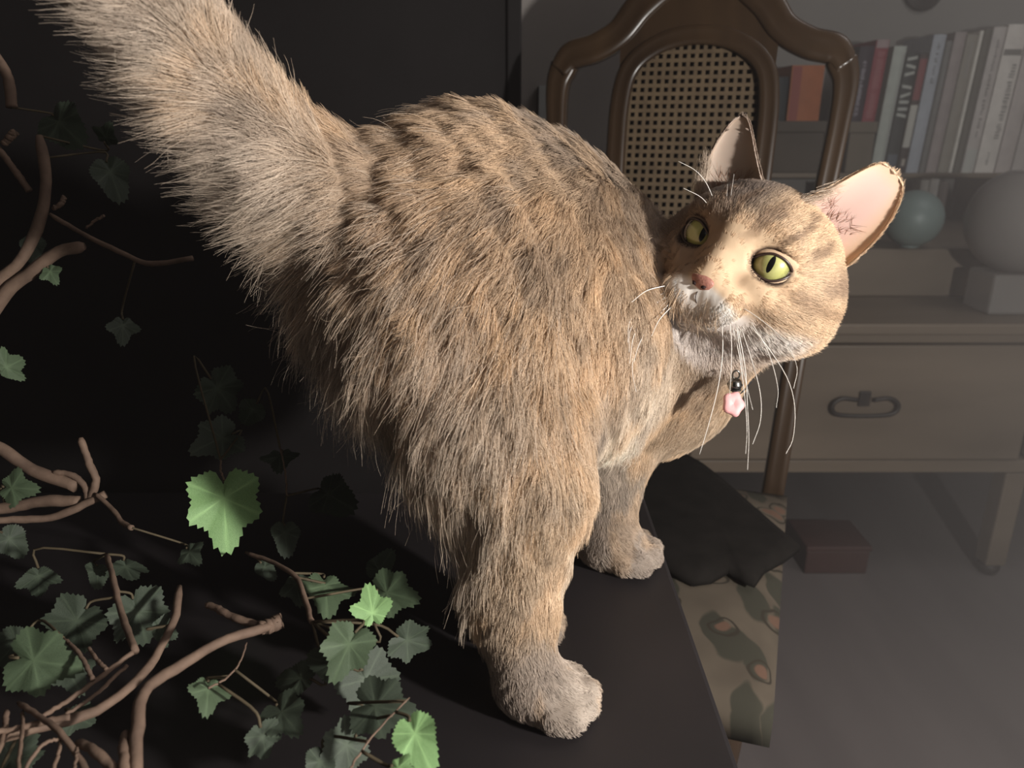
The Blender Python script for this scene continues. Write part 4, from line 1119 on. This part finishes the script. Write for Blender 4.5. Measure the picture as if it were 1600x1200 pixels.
def dtab(px, py): return proj(WZ(px, py, TZ))[2] if py > 420 else 9
def vd(px, py, f=.84): return float(np.clip(f * dtab(px, py), .27, .50))
root = WZ(-330, 1100, TZ)
vine = tag(empty('vine', (float(root[0]), float(root[1]), TZ)), 'leafy green vine with bare brown twigs, left of the cat', 'plant')
lr = random.Random(9)
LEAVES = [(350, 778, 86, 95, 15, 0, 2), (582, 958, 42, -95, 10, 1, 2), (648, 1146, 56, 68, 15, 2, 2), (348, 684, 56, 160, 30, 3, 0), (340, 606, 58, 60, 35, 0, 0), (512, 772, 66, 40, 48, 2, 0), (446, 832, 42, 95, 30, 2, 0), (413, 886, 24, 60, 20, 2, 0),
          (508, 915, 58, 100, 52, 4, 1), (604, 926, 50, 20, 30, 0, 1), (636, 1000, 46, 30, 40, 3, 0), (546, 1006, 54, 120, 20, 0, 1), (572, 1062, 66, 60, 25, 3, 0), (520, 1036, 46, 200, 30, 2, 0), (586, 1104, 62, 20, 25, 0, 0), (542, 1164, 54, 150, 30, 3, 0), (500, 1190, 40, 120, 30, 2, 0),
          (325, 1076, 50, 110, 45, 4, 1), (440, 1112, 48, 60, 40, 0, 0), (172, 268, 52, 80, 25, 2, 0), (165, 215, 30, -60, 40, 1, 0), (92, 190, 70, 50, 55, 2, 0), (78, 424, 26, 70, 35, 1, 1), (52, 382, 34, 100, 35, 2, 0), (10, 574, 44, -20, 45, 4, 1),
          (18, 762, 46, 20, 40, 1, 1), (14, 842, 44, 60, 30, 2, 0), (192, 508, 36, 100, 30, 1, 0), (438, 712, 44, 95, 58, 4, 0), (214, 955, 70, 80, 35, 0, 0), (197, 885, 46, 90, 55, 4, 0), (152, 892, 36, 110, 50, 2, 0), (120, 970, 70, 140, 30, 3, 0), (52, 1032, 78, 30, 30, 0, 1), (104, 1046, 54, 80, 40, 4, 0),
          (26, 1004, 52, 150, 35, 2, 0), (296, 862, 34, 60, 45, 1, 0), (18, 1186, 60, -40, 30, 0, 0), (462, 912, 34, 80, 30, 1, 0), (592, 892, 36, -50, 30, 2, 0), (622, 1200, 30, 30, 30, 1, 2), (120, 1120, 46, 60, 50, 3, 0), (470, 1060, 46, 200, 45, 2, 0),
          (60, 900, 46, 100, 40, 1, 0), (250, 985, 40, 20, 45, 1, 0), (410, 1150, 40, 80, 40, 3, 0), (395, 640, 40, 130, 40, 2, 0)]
LB = []; TWP = []
for px, py, sz, ang, tilt, shp, col in LEAVES:
    d = vd(px, py, .80 + .06 * lr.random()) + (.012 if col == 0 else -.012)
    p = W(px, py, d); s = sz * (1.15 if py > 880 and px > 400 else 1.0) * d / FPX
    a = math.radians(ang)
    f = nrm(CO - p); xr = nrm(np.cross((0, 0, 1), f)); up = np.cross(f, xr)
    tipd = math.cos(a) * xr - math.sin(a) * up
    side = np.cross(f, tipd)
    ax = nrm(tipd * lr.uniform(-.6, .6) + side * lr.choice((-1, 1)))
    M = np.stack([tipd, side, f], 1)
    R3 = Matrix([[*map(float, r_)] for r_ in M]).to_4x4()
    Rt = Matrix.Rotation(math.radians(tilt), 4, Vector(ax))
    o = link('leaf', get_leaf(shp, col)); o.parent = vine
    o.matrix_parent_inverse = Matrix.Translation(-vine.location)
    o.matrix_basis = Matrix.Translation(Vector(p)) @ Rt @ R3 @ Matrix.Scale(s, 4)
    LB.append((np.array(o.matrix_basis @ Vector((-.32, 0, -.02))), np.array(o.matrix_basis.to_3x3() @ Vector((-1, 0, -.5)))))
TW = [([(62, 212), (72, 285), (60, 350), (30, 410), (-20, 460), (-120, 620)], 9), ([(132, 384), (92, 394), (50, 425), (0, 470), (-80, 600)], 10), ([(78, 335), (130, 365), (190, 395), (236, 412), (300, 404)], 4), ([(134, 357), (148, 345), (162, 337)], 2.2), ([(82, 326), (96, 318), (100, 308)], 4),
      ([(-30, 200), (0, 235), (22, 265), (46, 298)], 5), ([(6, 226), (16, 214), (24, 206)], 6), ([(-20, 70), (2, 100), (14, 130), (18, 168)], 8), ([(-60, 670), (0, 700), (52, 735), (120, 760)], 9.5), ([(-60, 800), (0, 795), (70, 783), (124, 784)], 9), ([(-40, 815), (20, 812), (90, 806), (165, 772)], 6),
      ([(126, 684), (138, 720), (150, 752), (140, 782)], 6), ([(82, 738), (112, 742), (132, 760), (138, 784)], 5), ([(150, 772), (175, 795), (190, 815), (205, 825)], 4), ([(281, 916), (272, 968), (242, 1028), (208, 1068), (150, 1110), (70, 1135), (-30, 1160)], 7.5), ([(432, 976), (352, 1000), (282, 1040), (226, 1080), (213, 1150), (212, 1240)], 9),
      ([(323, 944), (342, 952), (366, 965), (412, 980)], 6), ([(404, 982), (422, 978), (440, 970)], 12), ([(66, 1120), (130, 1078), (206, 1020)], 4), ([(74, 1132), (140, 1092), (198, 1040)], 3), ([(28, 1098), (60, 1118), (96, 1146), (132, 1200), (140, 1240)], 5), ([(196, 1144), (193, 1175), (196, 1230)], 8), ([(120, 1160), (146, 1172), (178, 1204), (190, 1240)], 8),
      ([(36, 1112), (34, 1150), (28, 1210)], 3.2), ([(100, 1152), (66, 1164), (36, 1206)], 3), ([(94, 1152), (92, 1175), (82, 1206)], 3), ([(384, 864), (430, 880), (464, 904), (478, 940), (486, 972)], 4), ([(166, 866), (176, 900), (190, 960), (212, 1018)], 5), ([(386, 1004), (372, 1040), (350, 1062), (326, 1075)], 1.6), ([(100, 998), (124, 1022), (146, 1062)], 3.5), ([(138, 1012), (150, 1028), (166, 1046)], 3),
      ([(120, 1168), (118, 1190), (114, 1215)], 2.6), ([(-20, 1145), (20, 1140), (60, 1130), (110, 1120)], 5), ([(345, 718), (345, 735), (350, 750)], 1.6), ([(640, 1090), (600, 1130), (560, 1180), (540, 1215)], 1.6), ([(438, 700), (446, 740), (448, 775)], 1.5), ([(10, 1110), (6, 1150), (-10, 1185)], 5)]
for pts, rp in TW:
    d0 = vd(max(pts[0][0], 0), min(pts[0][1], 1230), .82) - .004 * lr.random() - .008
    d1 = vd(max(pts[-1][0], 0), min(pts[-1][1], 1230), .82) - .008
    P = spline([W(x, y, d0 + (d1 - d0) * i / (len(pts) - 1)) for i, (x, y) in enumerate(pts)], 22)
    P += .00015 * np.random.default_rng(len(TW) + int(rp * 10)).normal(size=P.shape)
    rr_ = rp * (d0 + d1) / 2 / FPX
    prof = rr_ * np.interp(np.linspace(0, 1, 22), [0, .04, .5, 1], [.55, .9, 1, 1.08]) * (1 + .05 * np.sin(np.linspace(0, 19, 22)))
    tube('twig', P, prof, bark_m, vine, 9); TWP.append(P)
# the woody stems outside the picture that carry the twigs
for a_, b_ in (((-120, 620), (-330, 900)), ((-80, 600), (-300, 880)), ((-60, 735), (-310, 940)), ((-30, 1160), (-300, 1090))):
    A = W(*a_, vd(max(a_[0], 0), min(a_[1], 1230), .82) - .008); B = root + (0, 0, .05)
    tube('stem', spline([A, (A + B) / 2 + (0, 0, .01), B, root + (0, 0, .004)], 20), np.linspace(.004, .006, 20), bark_m, vine, 9)
TWP = np.vstack(TWP); stalk_m = grain_mat('leaf_stalk', lin((70, 62, 48)), lin((88, 78, 60)), 60, None, .7, .2, .1)
for bp_, bd_ in LB:
    bd_ = nrm(bd_); dd = np.linalg.norm(TWP - bp_, axis=1); j = int(dd.argmin())
    end = TWP[j] if dd[j] < .075 else bp_ + bd_ * .02 + np.array([-.004, .008, -.014])
    if end[2] < TZ + .003: end[2] = TZ + .003
    P = spline([bp_, bp_ + bd_ * .3 * np.linalg.norm(end - bp_), end], 8)
    tube('stalk', P, .00075, stalk_m, vine, 5)
pot_m = grain_mat('pot_dark_clay', lin((48, 42, 38)), lin((62, 54, 48)), 12, None, .8, .2, .1)
pt = lathe('pot', [(0, .0005), (.045, .0005), (.062, .075), (.066, .08), (.066, .09), (.058, .09), (.055, .07), (0, .068)], pot_m, (root[0], root[1], TZ), vine, 30)
